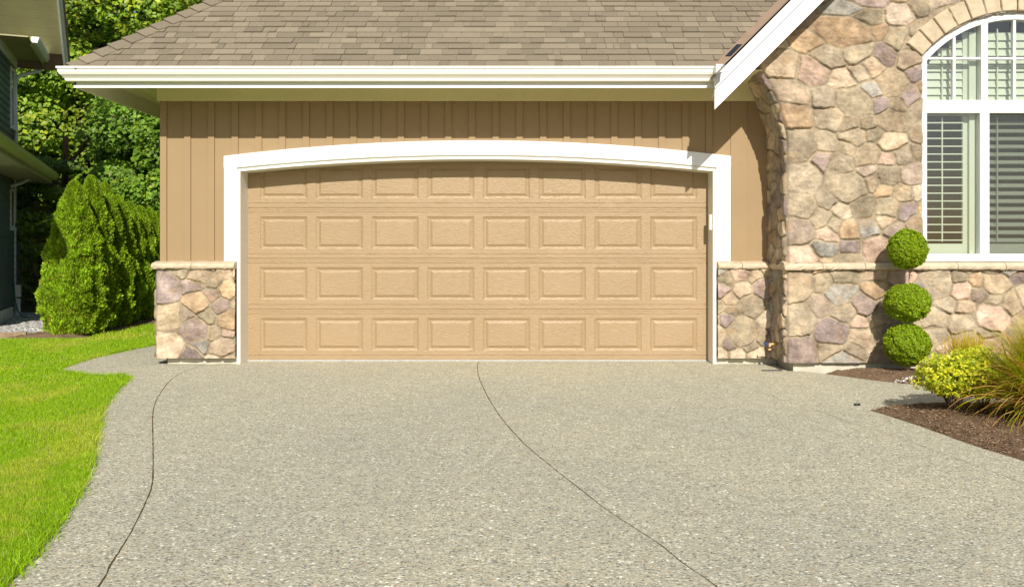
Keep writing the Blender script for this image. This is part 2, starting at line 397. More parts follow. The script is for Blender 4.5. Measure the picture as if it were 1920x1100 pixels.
for n, y0, y1, h, wd in ((60000, -6.3, -4.2, .036, .0028), (70000, -4.4, -1.5, .036, .0035), (60000, -1.6, 2.4, .04, .0055), (25000, 1.0, 6.0, .045, .007)):
    parts.append(blades(lawnpts(n, y0, y1), h, wd, .9, lawncol))
parts.append(blades(lawnpts(70000, -7.5, 3.0, True), .045, .013, .9, lawncol))
# ragged blades leaning over the kerb edge
e = np.array([p for p in EDGE+spline(W0)+W1s if -6.6 < p[1] < 6]); i = rng.integers(0, len(e), 5200)
ep = e[i]+rng.normal(0, .022, (5200, 2))-np.array([.012, 0]); parts.append(blades(ep, .05, .004, 1.3, lawncol))
offv = 0; VV = []; FF = []; CC = []
for v, f, c in parts: VV.append(v); FF.append(f+offv); CC.append(c); offv += len(v)
tag(npmesh('grass', np.concatenate(VV), np.concatenate(FF), M['blade'], col=np.concatenate(CC)), 'short green lawn grass with a few yellowed patches', 'grass', kind='stuff')

# ------------------------------------------------------------------ the garage house
H = thing('house', (0, 0, 0), 'tan board and batten garage house with fieldstone bay and brown shingle roof', 'house')
XL, XR = -3.776, 2.56      # siding extents
# siding: plain boards, then battens
s = MB()
def arch(x, z0, z1, a=-2.95, b=1.945):      # arch height over the opening
    xc = (a+b)/2; hw = (b-a)/2; ri = z1-z0; R = (hw*hw+ri*ri)/(2*ri)
    return z1-R+math.sqrt(max(0, R*R-(x-xc)**2))
OX0, OX1 = -2.96, 1.955
top = [(OX0+(OX1-OX0)*i/24, arch(OX0+(OX1-OX0)*i/24, 2.02, 2.15)) for i in range(25)]
s.prism_xz([(XL, .3), (OX0, .3), (OX0, 2.0)]+top+[(OX1, 2.0), (OX1, .3), (2.9, .3), (2.9, 2.95), (XL, 2.95)], 0, .14)
pitch = .2455; bx = (345.7-985)/181; kx = 0
while bx+kx*pitch < 2.6:
    a = bx+kx*pitch; b = a+.068; z0 = 1.05
    for (lo, hi) in ((OX0-.05, OX1+.05),):
        mid = (a+b)/2
        if lo < mid < hi: z0 = arch(min(max(mid, OX0), OX1), 2.15, 2.30)-.06
    if 1.93 < mid < 2.12 or -3.11 < mid < -2.93: z0 = 2.08
    if kx == 23: s.box(2.128, 2.30, -.012, .01, 1.05, 2.75)
    elif kx < 24: s.box(a, b, -.019, .01, z0, 2.75)
    kx += 1
s.box(XL-.004, XL+.064, -.021, .02, 1.05, 2.75)
s.build('siding', M['siding'], H, bevel=.0025)
# side and back walls
s = MB(); s.box(XL, XL+.12, .14, 6.4, 0, 2.95)
yy = .35
while yy < 6.3: s.box(XL-.019, XL+.01, yy, yy+.068, 0.05, 2.75); yy += pitch
s.build('side_wall', M['siding'], H)
s = MB(); s.box(XL, 8.6, 6.402, 6.52, 0, 2.95); s.build('back_wall', M['siding'], H)
for b_ in ((8.6, 8.72, .14, 6.4, 0, 2.95), (6.9, 8.6, 0, .12, 0, 2.95)):
    s = MB(); s.box(*b_); s.build('side_wall', M['siding'], H)

# garage door, four embossed sections
D = thing('garage_door', (-.5, .2, 0), None, None); D.parent = H
DX0, DX1 = -2.975, 1.97; DY = .2
SH = .5367
def section(z0, z1):
    m_ = MB()
    vis0 = -2.943
    rows = [(z0, .006), (z0+.003, 0), (z0+.046, 0), (z0+.0485, .004), (z0+.051, 0)]
    cz = (z0+z1)/2; pz0, pz1 = cz-.173, cz+.173
    rows2 = [(pz1, 0), (z1-.051, 0), (z1-.0485, .004), (z1-.046, 0), (z1-.026, 0), (z1-.024, .0025), (z1-.022, 0), (z1-.003, 0), (z1, .006)]
    rows = rows+[(pz0, 0)]
    for r in (rows, rows2):
        for (a, da), (b, db) in zip(r[:-1], r[1:]):
            m_.add([(DX0, DY+da, a), (DX1, DY+da, a), (DX1, DY+db, b), (DX0, DY+db, b)], [(0, 1, 2, 3)])
    px0 = (488-985)/177; pw = 88/177; pp = 104.45/177
    xs = [DX0]
    for i in range(8): xs += [px0+i*pp, px0+i*pp+pw]
    xs.append(DX1)
    for i in range(0, 18, 2): m_.add([(xs[i], DY, pz0), (xs[i+1], DY, pz0), (xs[i+1], DY, pz1), (xs[i], DY, pz1)], [(0, 1, 2, 3)])
    prof = [(0, 0), (.003, .004), (.022, .011), (.030, .012), (.052, .003), (.055, 0.0015), (.058, .0015)]
    for i in range(8):
        a, b = xs[1+2*i], xs[2+2*i]; vs = []; fs = []
        for ins, dep in prof: vs += [(a+ins, DY+dep, pz0+ins), (b-ins, DY+dep, pz0+ins), (b-ins, DY+dep, pz1-ins), (a+ins, DY+dep, pz1-ins)]
        for r in range(len(prof)-1):
            for q in range(4): fs.append((r*4+q, r*4+(q+1) % 4, r*4+4+(q+1) % 4, r*4+4+q))
        r = (len(prof)-1)*4; fs.append((r, r+1, r+2, r+3)); m_.add(vs, fs)
    m_.add([(DX0, DY+.04, z0), (DX1, DY+.04, z0), (DX1, DY+.04, z1), (DX0, DY+.04, z1)], [(3, 2, 1, 0)])
    o = mesh('door_section', m_.V, m_.F, M['door'], D); return o
for i in range(4): section(.012+i*SH, .012+(i+1)*SH)
MB().box(DX0, DX1, DY-.004, DY+.04, -.005, .0125).build('door_seal', M['rubber'], D)
# casing and jambs
c = MB()
AI = lambda x: arch(x, 1.985, 2.111, -2.94, 1.935)
def headpoly(x0, x1, flo, fhi, n=40):
    xs = [x0+(x1-x0)*i/n for i in range(n+1)]; return [(x, flo(x)) for x in xs]+[(x, fhi(x)) for x in reversed(xs)]
lo = lambda x: arch(x, 2.022, 2.152, -2.975, 1.972); hi = lambda x: arch(x, 2.142, 2.302, -3.11, 2.12)
c2 = MB()
def strip(mb, x0, x1, flo, fhi, y0, y1, n=48):
    xs = [x0+(x1-x0)*i/n for i in range(n+1)]
    for a, b in zip(xs[:-1], xs[1:]): pass
    vs = []
    for x in xs: vs += [(x, y0, flo(x)), (x, y0, fhi(x)), (x, y1, fhi(x)), (x, y1, flo(x))]
    fs = [(0, 1, 2, 3), tuple(len(vs)-4+q for q in (3, 2, 1, 0))]
    for i in range(n):
        for q in range(4): fs.append((i*4+q, i*4+(q+1) % 4, i*4+4+(q+1) % 4, i*4+4+q))
    mb.add(vs, fs)
cl = lambda x: lo(min(max(x, -2.972), 1.970))
strip(c2, -3.112, 2.121, lambda x: (cl(x) if -2.975 < x < 1.972 else 2.02), lambda x: hi(min(max(x, -3.109), 2.119)), -.0475, .01)
c2.box(-3.110, -2.975, -.0435, .01, 1.055, 2.03); c2.box(1.972, 2.119, -.0435, .01, 1.055, 2.03)
c2.build('door_casing', M['white'], H, bevel=.003)
c3 = MB(); strip(c3, -2.974, 1.971, lambda x: cl(x)-.025, lambda x: cl(x)+.004, -.024, .02); c3.build('casing_bead', M['cream'], H)
c4 = MB()
c4.box(-2.975, -2.939, -.05, .26, 0, 1.99); c4.box(1.934, 1.972, -.05, .26, 0, 1.99)
strip(c4, -2.974, 1.9715, lambda x: arch(min(max(x, -2.939), 1.934), 1.984, 2.110, -2.94, 1.935), lambda x: cl(x)-.024, -.043, .28)
c4.build('door_jamb', M['cream'], H, bevel=.002)
# header behind the arch so nothing shows above the door
MB().box(-3.0, 2.0, .24, .34, 2.0, 2.6).build('door_header', M['siding'], H)
# jamb lock plate
lk = MB(); lk.box(1.905, 1.9335, -.02, .05, 1.38, 1.54); lk.box(1.915, 1.93, -.03, .03, 1.45, 1.52)
lk.build('jamb_latch', M['cream'], H, bevel=.006)

# frieze, soffit, fascia, gutter
s = MB(); s.box(XL-.03, 2.56, -.035, .0, 2.713, 2.905); s.box(XL-.03, XL-.001, .002, 6.4, 2.713, 2.904); s.build('frieze_board', M['frieze'], H, bevel=.002)
FX = -4.375; FY = -.595; RX = 1.86
s = MB(); s.box(FX+.02, 2.0, FY+.02, .1, 2.90, 2.915); s.box(FX+.02, XL+.1, .1, 6.8, 2.90, 2.915); s.box(2.0, 2.6, -.62, .1, 2.90, 2.915)
for xx in (-4.2, -4.05, -3.9): s.box(xx, xx+.004, FY+.03, 6.8, 2.897, 2.901)
s.build('soffit', M['soffit'], H)
s = MB(); s.box(FX, RX, FY, FY+.022, 2.743, 2.935); s.box(FX, FX+.022, FY, 6.9, 2.743, 2.935); s.box(FX, 9.2, 6.9, 6.922, 2.743, 2.935)
s.build('fascia', M['cream'], H, bevel=.002)
s = MB(); s.box(FX-.003, RX, FY-.004, FY, 2.743, 2.772); s.build('fascia_lit_edge', M['white'], H)  # whiter strip painted as the sunlit bottom of the fascia, below the gutter's shadow
gp = [(0, 0), (.055, 0), (.062, .012), (.062, .020), (.066, .026), (.078, .040), (.098, .058), (.108, .078), (.112, .098), (.110, .103), (.110, .110), (.121, .112), (.121, .132), (.112, .132), (.112, .120), (.0, .120)]
s = MB(); gp = [(-.001+p*.98, q) for p, q in gp]
n = len(gp)
# mitred gutter: right end -> corner -> back along the left side
path = [((RX, FY), (0, -1)), ((FX, FY), (-1, -1)), ((FX, 6.9), (-1, 0))]
vs = []
for (x, y), (ox, oy) in path:
    for p, q in gp: vs.append((x+ox*p, y+oy*p, 2.799+q))
fs = [tuple(range(n)), tuple(range(3*n-1, 2*n-1, -1))]
for r in range(2):
    for i in range(n): fs.append((r*n+i, r*n+(i+1) % n, (r+1)*n+(i+1) % n, (r+1)*n+i))
s.add(vs, fs); s.build('gutter', M['gutter'], H)

# roofs: individual tabs
def clip(poly, a, b, c):     # keep a*u+b*v<=c
    out = []
    for i in range(len(poly)):
        p, q = poly[i], poly[(i+1) % len(poly)]; dp = a*p[0]+b*p[1]-c; dq = a*q[0]+b*q[1]-c
        if dp <= 0: out.append(p)
        if (dp < 0 < dq) or (dq < 0 < dp):
            t = dp/(dp-dq); out.append((p[0]+(q[0]-p[0])*t, p[1]+(q[1]-p[1])*t))
    return out
TONES = [tuple(c*f for c in (.222, .190, .140)) for f in (.88, .93, .97, 1.0, 1.03, 1.09, 1.16)]
def shingles(name, o, u, v, U0, U1, V1, clips, parent, seed, ex=.113, sub=None):
    r = random.Random(seed); o = Vector(o); u = Vector(u).normalized(); v = Vector(v).normalized(); nn = u.cross(v)
    m_ = MB(); k_ = 0; vv = 0.0
    while vv < V1:
        uu = U0-r.random()*.3
        while uu < U1:
            wdt = r.choice((.07, .10, .13, .16, .19, .22, .26))
            th = r.choice((.008, .008, .015)); tone = r.choice(TONES); f = r.uniform(.95, 1.05); tone = tuple(t*f for t in tone)
            ext = .004 if th > .01 else 0.0
            sk = r.uniform(-.004, .004)
            poly = [(uu+.0015, vv-ext+sk*.3), (uu+wdt-.0015, vv-ext-sk*.3), (uu+wdt-.0015+sk, vv+ex+.012), (uu+.0015+sk, vv+ex+.012)]
            for cl_ in clips: poly = clip(poly, *cl_) if poly else poly
            if len(poly) > 2:
                w_ = lambda p, top: o+u*p[0]+v*p[1]+nn*(top*(th*(1-(p[1]-vv)/(ex+.012))+.003))
                t = [w_(p, 1) for p in poly]; b = [o+u*p[0]+v*p[1]-nn*.004 for p in poly]; L = len(poly)
                m_.add(t+b, [tuple(range(L))]+[(i, i+L, (i+1) % L+L, (i+1) % L) for i in range(L)], tone)
            uu += wdt
        vv += ex
    return mesh(name, m_.V, m_.F, M['shingle'], parent, False, m_.C)
GC_ = 4.74; TR = .9; sq = math.sqrt(1+TR*TR)
R = thing('roof', (0, 0, 0), None, None); R.parent = H
eX, eY, eZ = -4.425, -.655, 2.932
# in uv of the front slope: x = eX+u ; y = eY + v/sq
VA = 1.91+.0; vstrip = .10
front = [(-1, 1/sq, 0.0), (1, -.9/sq, (VA-eX)+.015-vstrip)]
shingles('front_slope', (eX, eY, eZ), (1, 0, 0), (0, 1, TR), 0, 9.5, 5.1, [(-1, 1/sq, 0.0), (1, -.9/sq, VA-eX+.9*0-vstrip)], R, 1)
# front slope right of the bay
shingles('front_slope', (eX, eY, eZ), (1, 0, 0), (0, 1, TR), 11.5, 13.7, 5.1, [(-1, -.9/sq, -(7.57-eX))], R, 2)
shingles('left_slope', (eX, 6.95, eZ), (0, -1, 0), (1, 0, TR), 0, 7.65, 5.1, [(1, 1/sq, 7.605), (-1, 1/sq, 0)], R, 3)
mesh('roof_deck', [(eX, eY, eZ-.006), (1.95, eY, eZ-.006), (GC_, 2.45, eZ+3.105*TR-.006), (7.53, eY, eZ-.006), (9.3, eY, eZ-.006), (9.3, 3.15, eZ+3.80*TR-.006), (-.62, 3.15, eZ+3.80*TR-.006), (eX, 6.95, eZ-.006), (9.3, 6.95, eZ-.006)],
     [(0, 1, 2, 6), (2, 5, 6), (2, 3, 4, 5), (0, 6, 7), (7, 6, 5, 8)], M['flash'], R)
# hip caps
hd = Vector((1, 1, TR)).normalized(); nf = Vector((0, -TR, 1)).normalized(); nl = Vector((-TR, 0, 1)).normalized()
wf = hd.cross(nf).normalized(); wf = wf if wf.x > 0 else -wf
wl = hd.cross(nl).normalized(); wl = wl if wl.y > 0 else -wl
m_ = MB(); hip = Vector((eX, eY, eZ)); sp = .165
rr = random.Random(5)
for i in range(30):
    a = hip+hd*(sp*i-.02 if i else .02); b = hip+hd*(sp*(i+1)+.05); lift = .030; tone = rr.choice(TONES); f = rr.uniform(.95, 1.1); tone = tuple(t*f*.97 for t in tone)
    up = Vector((-.45, -.45, 1)).normalized(); hw = .135+rr.uniform(-.006, .006)
    A = [a+wl*hw+nl*.024, a+up*lift*1.15, a+wf*hw+nf*.026]; B = [b+wl*hw+nl*.006, b+up*.008, b+wf*hw+nf*.006]
    A2 = [p-up*.011 for p in A]; B2 = [p-up*.006 for p in B]
    m_.add(A+B+A2+B2, [(0, 1, 4, 3), (1, 2, 5, 4), (0, 6, 7, 1), (1, 7, 8, 2), (2, 8, 11, 5), (0, 3, 9, 6)], tone)
mesh('hip_cap', m_.V, m_.F, M['shingle'], R, False, m_.C)
# valley flashing on the front slope beside the bay roof
def onroof(u_, v_, h=.0): return Vector((eX+u_, eY+v_/sq, eZ+v_*TR/sq))+nf*h
v0, v1 = 0.0, 4.2; a0 = VA-eX+.9*v0/sq; a1 = VA-eX+.9*v1/sq
m_ = MB(); m_.hexa([onroof(a0-.105, v0, .0), onroof(a0+.03, v0, 0), onroof(a1+.03, v1, 0), onroof(a1-.105, v1, 0), onroof(a0-.105, v0, .016), onroof(a0+.03, v0, .018), onroof(a1+.03, v1, .018), onroof(a1-.105, v1, .016)])
m_.build('valley_flashing', M['flash'], R)
u0 = a0; m_ = MB()
for (va, vb) in ((.17, .40),):
    ua, ub = VA-eX+.9*va/sq, VA-eX+.9*vb/sq
    m_.hexa([onroof(ua-.075, va, .02), onroof(ua-.02, va, .02), onroof(ub-.02, vb, .02), onroof(ub-.075, vb, .02), onroof(ua-.075, va, .024), onroof(ua-.02, va, .024), onroof(ub-.02, vb, .024), onroof(ub-.075, vb, .024)])
m_.build('flashing_patch', M['dark'], R)

# gable roof of the bay
GC = 4.74; g0 = 1.783; RY = -.84; CT = 1.035
zr = GC+CT
GL = GC-g0
s2 = math.sqrt(2)
# left slope: u along -y? keep normal up: u x v up-left
shingles('gable_slope', (g0-.03, 6.0, g0-.03+CT), (0, -1, 0), (1, 0, 1), 2.4, 6.885, 4.23, [(-1, 1/(s2*.9), -((6.0-(( g0-.03+CT-eZ)/.9+eY))-0.0))], R, 11)
shingles('gable_slope', (2*GC-g0+.03, RY-.025, g0-.03+CT), (0, 1, 0), (-1, 0, 1), 0, 4.6, 4.23, [(1, -1/(s2*.9), ((g0-.03+CT-eZ)/.9+eY)-(RY-.025))], R, 12)
def yv(z): return (z-eZ)/.9+eY+.02
m_ = MB(); zz0 = g0+CT-.012; zz1 = zr-.012
mesh('gable_deck', [(g0-.02, RY-.01, zz0), (GC, RY-.01, zz1), (GC, yv(zz1), zz1), (g0-.02, yv(zz0)+.1, zz0),
                    (2*GC-g0+.02, RY-.01, zz0), (2*GC-g0+.02, yv(zz0)+.1, zz0)], [(0, 1, 2, 3), (4, 5, 2, 1)], M['flash'], R)
s = MB()
for sgn in (-1, 1):
    X = lambda x: x if sgn < 0 else 2*GC-x
    def pr(lo_, hi_, y0, y1, xa=g0):
        s.prism_xz([(X(xa), xa+lo_), (X(GC), GC+lo_), (X(GC), GC+hi_), (X(xa), xa+hi_)][::(1 if sgn < 0 else -1)], y0, y1)
    pr(.905, 1.02, RY-.018, RY+.03); pr(.71, .902, RY, RY+.03)
s.build('bargeboard', M['white'], H, bevel=.002)
s = MB()
for sgn in (-1, 1):
    X = lambda x: x if sgn < 0 else 2*GC-x
    s.prism_xz([(X(g0+.03), g0+.03+.84), (X(GC), GC+.84), (X(GC), GC+.86), (X(g0+.03), g0+.03+.86)], RY+.03, -.55)
s.build('rake_soffit', M['soffit'], H)
s = MB(); s.box(g0+.02, g0+.09, RY+.035, -.60, 2.80, 2.93)
s.build('gutter_return', M['gutter'], H, bevel=.004)

# ---- stonework as height fields
PAL = 1.0*np.array([(.56, .43, .29), (.49, .38, .25), (.44, .36, .25), (.58, .45, .32), (.34, .255, .225), (.30, .23, .22), (.60, .42, .25), (.60, .43, .33), (.41, .39, .35), (.47, .37, .29), (.53, .44, .32), (.40, .33, .22)])
PW = np.array([1.3, 1.2, 1.4, 1.0, 1.0, .95, .7, .8, .9, 1, 1.4, 1.3]); PW = PW/PW.sum()
MORT = np.array([.375, .315, .225])
def stones(name, parent, Us, Vs, seed, place, mask=None, quoin=None, edgeU=(False, False), rmin=.085, rmax=.29):
    r = np.random.default_rng(seed); u0, u1, v0, v1 = Us[0], Us[-1], Vs[0], Vs[-1]
    S = []; Wt = []
    if quoin is not None:       # a column of larger squared stones up the corner
        v = v0+.10
        while v < v1:
            hgt = r.uniform(.20, .36); S.append((quoin+r.uniform(.11, .16), v)); Wt.append(.012); v += hgt
    for t in range(9000):
        p = (r.uniform(u0-.1, u1+.1), r.uniform(v0-.05, v1+.05)); rad = rmin+(rmax-rmin)*(1-t/9000)**1.6*r.random()**.5
        if quoin is not None and p[0] < quoin+.33: continue
        if all(((p[0]-q[0])*.88)**2+((p[1]-q[1])*1.12)**2 > (rad+.55*math.sqrt(w_))**2 for q, w_ in zip(S, Wt)): S.append(p); Wt.append((rad*.55)**2)
    S = np.array(S); Wt = np.array(Wt)
    U, V = np.meshgrid(Us, Vs, indexing='ij')
    ang = r.normal(0, .45, len(S)); ax_ = r.uniform(1.0, 1.42, len(S)); ca, sa = np.cos(ang), np.sin(ang); A11 = ca*ca/ax_+sa*sa*ax_; A22 = sa*sa/ax_+ca*ca*ax_; A12 = ca*sa*(1/ax_-ax_)
    wu = U+.020*vnoise(U, V, 5, seed+20)+.016*vnoise(U, V, 16, seed+21)+.008*vnoise(U, V, 48, seed+24); wv = V+.020*vnoise(U, V, 5, seed+22)+.016*vnoise(U, V, 16, seed+23)+.008*vnoise(U, V, 48, seed+25)
    best = np.full(U.shape, 1e9); idn = np.zeros(U.shape, int)
    win = []
    for j, (a, b) in enumerate(S):
        i0, i1 = np.searchsorted(Us, [a-.55, a+.55]); j0, j1 = np.searchsorted(Vs, [b-.55, b+.55]); sl_ = (slice(i0, i1), slice(j0, j1)); win.append(sl_)
        if i1 <= i0 or j1 <= j0: continue
        qx = wu[sl_]-a; qy = wv[sl_]-b; d2 = A11[j]*qx*qx+2*A12[j]*qx*qy+A22[j]*qy*qy-Wt[j]; bb = best[sl_]; m2 = d2 < bb; bb[m2] = d2[m2]; idn[sl_][m2] = j
    acc = np.zeros(U.shape); kk = 380.
    for j, (a, b) in enumerate(S):
        sl_ = win[j]; 
        if U[sl_].size == 0: continue
        ii = idn[sl_]; qx = wu[sl_]-a; qy = wv[sl_]-b; d2 = A11[j]*qx*qx+2*A12[j]*qx*qy+A22[j]*qy*qy-Wt[j]
        px_ = wu[sl_]-S[ii, 0]; py_ = wv[sl_]-S[ii, 1]
        L = np.hypot(A11[j]*qx+A12[j]*qy-A11[ii]*px_-A12[ii]*py_, A12[j]*qx+A22[j]*qy-A12[ii]*px_-A22[ii]*py_)+1e-9
        e_ = (d2-best[sl_])/(2*L); acc[sl_] += np.where(ii == j, 0, np.exp(-kk*np.clip(e_, 0, 1)))
    e_ = -np.log(acc+1e-12)/kk
    mw = .0075+.009*vnoise(U, V, 6, seed+30)
    t = np.clip((e_-mw)/.0065, 0, 1); prof = 1-(1-t)**2.0
    gx = r.normal(0, .055, len(S)); gy = r.normal(0, .055, len(S)); lf = r.uniform(-.004, .010, len(S))
    fac = np.full(U.shape, 9.0)
    for q_ in range(4):
        an = r.uniform(0, 6.28, len(S)); sl_g = r.uniform(.03, .17, len(S)); of = r.uniform(.001, .010, len(S))
        fac = np.minimum(fac, of[idn]+sl_g[idn]*(np.cos(an)[idn]*(wu-S[idn, 0])+np.sin(an)[idn]*(wv-S[idn, 1])+.012*vnoise(U+idn, V, 18, seed+40+q_)))
    fac = np.maximum(fac, -.012)
    tilt = fac+.5*gx[idn]*(U-S[idn, 0])+gy[idn]*(V-S[idn, 1])+lf[idn]
    rd = np.abs(vnoise(U+idn*3.1, V+idn*1.7, 11, seed+31)); rd2 = np.abs(vnoise(U+idn, V, 26, seed+32))
    Hh = .004+.004*vnoise(U, V, 40, seed+33)+prof*(.020+tilt-.012*rd-.010*rd2+.004*vnoise(U, V, 75, seed+34))
    Hh = np.maximum(Hh, .002)
    cs = (PAL*.80+.045)[r.choice(len(PAL), len(S), p=PW)]*r.uniform(.76, 1.36, (len(S), 1))
    ms = np.clip((e_-mw)/.006, 0, 1)[..., None]; C = MORT*(1-ms)+cs[idn]*ms
    if edgeU[0]:
        q = np.clip((U-u0)/.03, 0, 1); Hh = Hh*(1-(1-q)**2)-.02*(1-q)**2
    X, Y, Z = place(U, V, Hh)
    n0, n1 = U.shape; idx = np.arange(n0*n1).reshape(n0, n1)
    F = np.stack([idx[:-1, :-1], idx[1:, :-1], idx[1:, 1:], idx[:-1, 1:]], -1)
    if mask is not None:
        cu = (U[:-1, :-1]+U[1:, 1:])/2; cv = (V[:-1, :-1]+V[1:, 1:])/2
        cx = (X[:-1, :-1]+X[1:, 1:])/2; F = F[mask(cx, cv)]
    F = F.reshape(-1, 4); V3 = np.stack([X, Y, Z], -1).reshape(-1, 3); C = C.reshape(-1, 3)
    used = np.unique(F); mp = np.zeros(len(V3), int); mp[used] = np.arange(len(used))
    return npmesh(name, V3[used], mp[F], M['stone'], parent, smooth=True, col=C[used])
RES = .0075
ar = lambda a, b, r_=RES: np.linspace(a, b, int((b-a)/r_)+1)
front_at = lambda y: (lambda U, V, h: (U, y-h, V))
stones('stone_wainscot', H, ar(-3.80, -2.976), ar(.066, .985), 41, front_at(-.085), edgeU=(True, False), quoin=-3.80)
stones('stone_wainscot', H, ar(1.973, 2.60), ar(.066, .985), 47, front_at(-.085))
# return of the left wainscot along the side wall
stones('stone_wainscot', H, ar(-.085, 6.4, .02), ar(.066, .985, .02), 43, lambda U, V, h: (-3.795-h, U, V), edgeU=(True, False))
BY = -.62; BX = 2.525
def flare(z): return BX-.55*np.clip((z-2.12)/1.05, 0, 1.3)**2.0*.78
mask_w = lambda x, z: ~((np.abs(x-GC) < .905) & (z > .98) & ((z < 3.037) | (z < 2.284+np.sqrt(np.clip(1.18**2-(x-GC)**2, 0, 9))))) & (z < GC+.87-np.abs(x-GC)) & (np.abs(z-1.015) > .036)
Uf = np.concatenate([ar(BX, 4.95), np.arange(4.97, 6.96, .02)]); Vf = np.concatenate([ar(.085, 3.65), np.arange(3.67, 5.62, .02)])
def place_front(U, V, h):
    s_ = np.clip(1-(U-BX)/.9, 0, 1); return (U+(flare(V)-BX)*s_, BY-h, V)
stones('stone_wall', H, Uf, Vf, 57, place_front, mask_w, quoin=BX, edgeU=(True, False))
stones('stone_wall', H, ar(BY-.0, .02), ar(.085, 3.1), 59, lambda U, V, h: (flare(V)+.003-h, U, V), edgeU=(True, False), rmin=.09, rmax=.17)
s = MB(); s.box(6.85, 6.95, BY+.01, .0, 0, 3.1); s.build('side_wall', M['siding'], H)
# foundation
for b_ in ((-3.695, -2.976, -.035, .1, -.05, .075), (1.973, 2.598, -.035, .1, -.05, .075), (2.60, 6.9, -.585, .0, -.05, .105), (-3.69, -3.6, .102, 6.4, -.05, .075)):
    s = MB(); s.box(*b_); s.build('foundation', M['concrete'], H, bevel=.004)
# ledge blocks
def ledge(x0, x1, yf, yb, z0, z1, cuts, seed, m_):
    r = random.Random(seed); xs = [x0]+cuts+[x1]
    for a, b in zip(xs[:-1], xs[1:]):
        nseg = max(2, int((b-a)/.03)); t_ = r.uniform(.92, 1.06); tone = (.56*t_, .46*t_, .33*t_); vs = []; fs = []
        a2, b2 = a+.0025, b-.0025
        base = [(yb, z0), (yf+.012, z0), (yf, z0+.012), (yf-.002, z1-.03), (yf+.010, z1-.010), (yf+.03, z1), (yb, z1+.018)]
        K = len(base)
        for i in range(nseg+1):
            x = a2+(b2-a2)*i/nseg
            for j_, (y, z) in enumerate(base):
                jt = 0 if j_ in (0, K-1) else r.uniform(-.0035, .0035); e_ = .006 if i in (0, nseg) and j_ not in (0, K-1) else 0
                vs.append((x, y+jt+e_, z+jt*.6))
        for i in range(nseg):
            for j_ in range(K): fs.append((i*K+j_, i*K+(j_+1) % K, (i+1)*K+(j_+1) % K, (i+1)*K+j_))
        fs += [tuple(range(K)), tuple(nseg*K+K-1-q for q in range(K))]
        m_.add(vs, fs, tone)
m_ = MB(); ledge(-3.83, -2.977, -.135, .0, .981, 1.042, [-3.42], 3, m_); m_.build('stone_ledge', M['ledge'], H, col=True)
m_ = MB(); ledge(1.974, 2.50, -.135, .0, .981, 1.042, [2.22], 4, m_); m_.build('stone_ledge', M['ledge'], H, col=True)
m_ = MB(); ledge(2.488, 7.0, BY-.062, BY+.05, .981, 1.048, [2.86, 3.27, 3.70, 4.16, 4.62, 5.05, 5.5, 5.95, 6.4], 5, m_)
V_ = []
# return of the bay ledge
m2 = MB(); ledge(0, .545, 0, .1, .981, 1.046, [.27], 6, m2)
m_.add([(2.488+y, -.135-x, z) for x, y, z in m2.V], m2.F, (.50, .41, .29)); m_.build('stone_ledge', M['ledge'], H, col=True)

# arch voussoirs
m_ = MB(); R1, R2 = 1.190, 1.385; cz = 2.284; a0 = math.asin(.915/1.185); nb = 14; r = random.Random(9)
for i in range(nb):
    t0 = -a0+2*a0*i/nb+.004; t1 = -a0+2*a0*(i+1)/nb-.004; dz = r.uniform(-.004, .006); tone_ = r.uniform(.9, 1.08); ns = 4
    ro = R2+r.uniform(-.008, .008); vs = []; fs = []
    for y, sh in ((BY+.03, 0), (BY-.030-dz, 0), (BY-.040-dz, .008)):
        ring = [(R1+sh, t0+sh*.7+(t1-t0-sh*1.4)*q/ns) for q in range(ns+1)]+[(ro-sh, t1-sh*.7-(t1-t0-sh*1.4)*q/ns) for q in range(ns+1)]
        vs += [(GC+rr_*math.sin(tt), y, cz+rr_*math.cos(tt)) for rr_, tt in ring]
    K = 2*ns+2
    for rg in range(2):
        for q in range(K): fs.append((rg*K+q, rg*K+(q+1) % K, (rg+1)*K+(q+1) % K, (rg+1)*K+q))
    fs.append(tuple(2*K+q for q in range(K))); m_.add(vs, fs, (.52*tone_, .42*tone_, .28*tone_))
m_.build('arch_stones', M['ledge'], H, col=True)

# ---- arched window
Wn = thing('window', (GC, BY, 1.06), None, None); Wn.parent = H
def arcz(x, Rr): return cz+math.sqrt(max(0, Rr*Rr-x*x))
f = MB(); y0, y1 = BY+.005, BY+.09
f.box(GC-.915, GC+.915, y0-.004, y1, 1.062, 1.136)
for sg in (-1, 1):
    a, b = sorted((GC+sg*.915, GC+sg*.853)); zt = arcz(.915, 1.185)
    f.box(a, b, y0, y1, 1.136, zt if sg else zt)
    for (lo_, hi_) in ((.25, .342),): a, b = sorted((GC+sg*lo_, GC+sg*hi_)); f.box(a, b, y0-.002, y1, 1.136, 2.497)
    a, b = sorted((GC+sg*.264, GC+sg*.330)); f.box(a, b, y0-.001, y1, 2.622, arcz(.297, 1.15))
f.box(GC-.853, GC+.853, y0+.0015, y1, 2.497, 2.622)
f.build('frame', M['white'], Wn, bevel=.004)
f = MB(); n = 40; vs = []; fs = []
for i in range(n+1):
    t = -a0+2*a0*i/n
    for rr_, y in ((1.118, y0+.001), (1.186, y0+.001), (1.186, y1), (1.118, y1)): vs.append((GC+rr_*math.sin(t), y, cz+rr_*math.cos(t)))
for i in range(n):
    for q in range(4): fs.append((i*4+q, i*4+(q+1) % 4, i*4+4+(q+1) % 4, i*4+4+q))
f.add(vs, fs+[(0, 1, 2, 3), tuple(n*4+3-q for q in range(4))]); f.build('arch_frame', M['white'], Wn)
f = MB()
for x in (-.585, 0, .585): f.box(GC+x-.0135, GC+x+.0135, y0+.012, y0+.06, 2.622, arcz(x, 1.13))
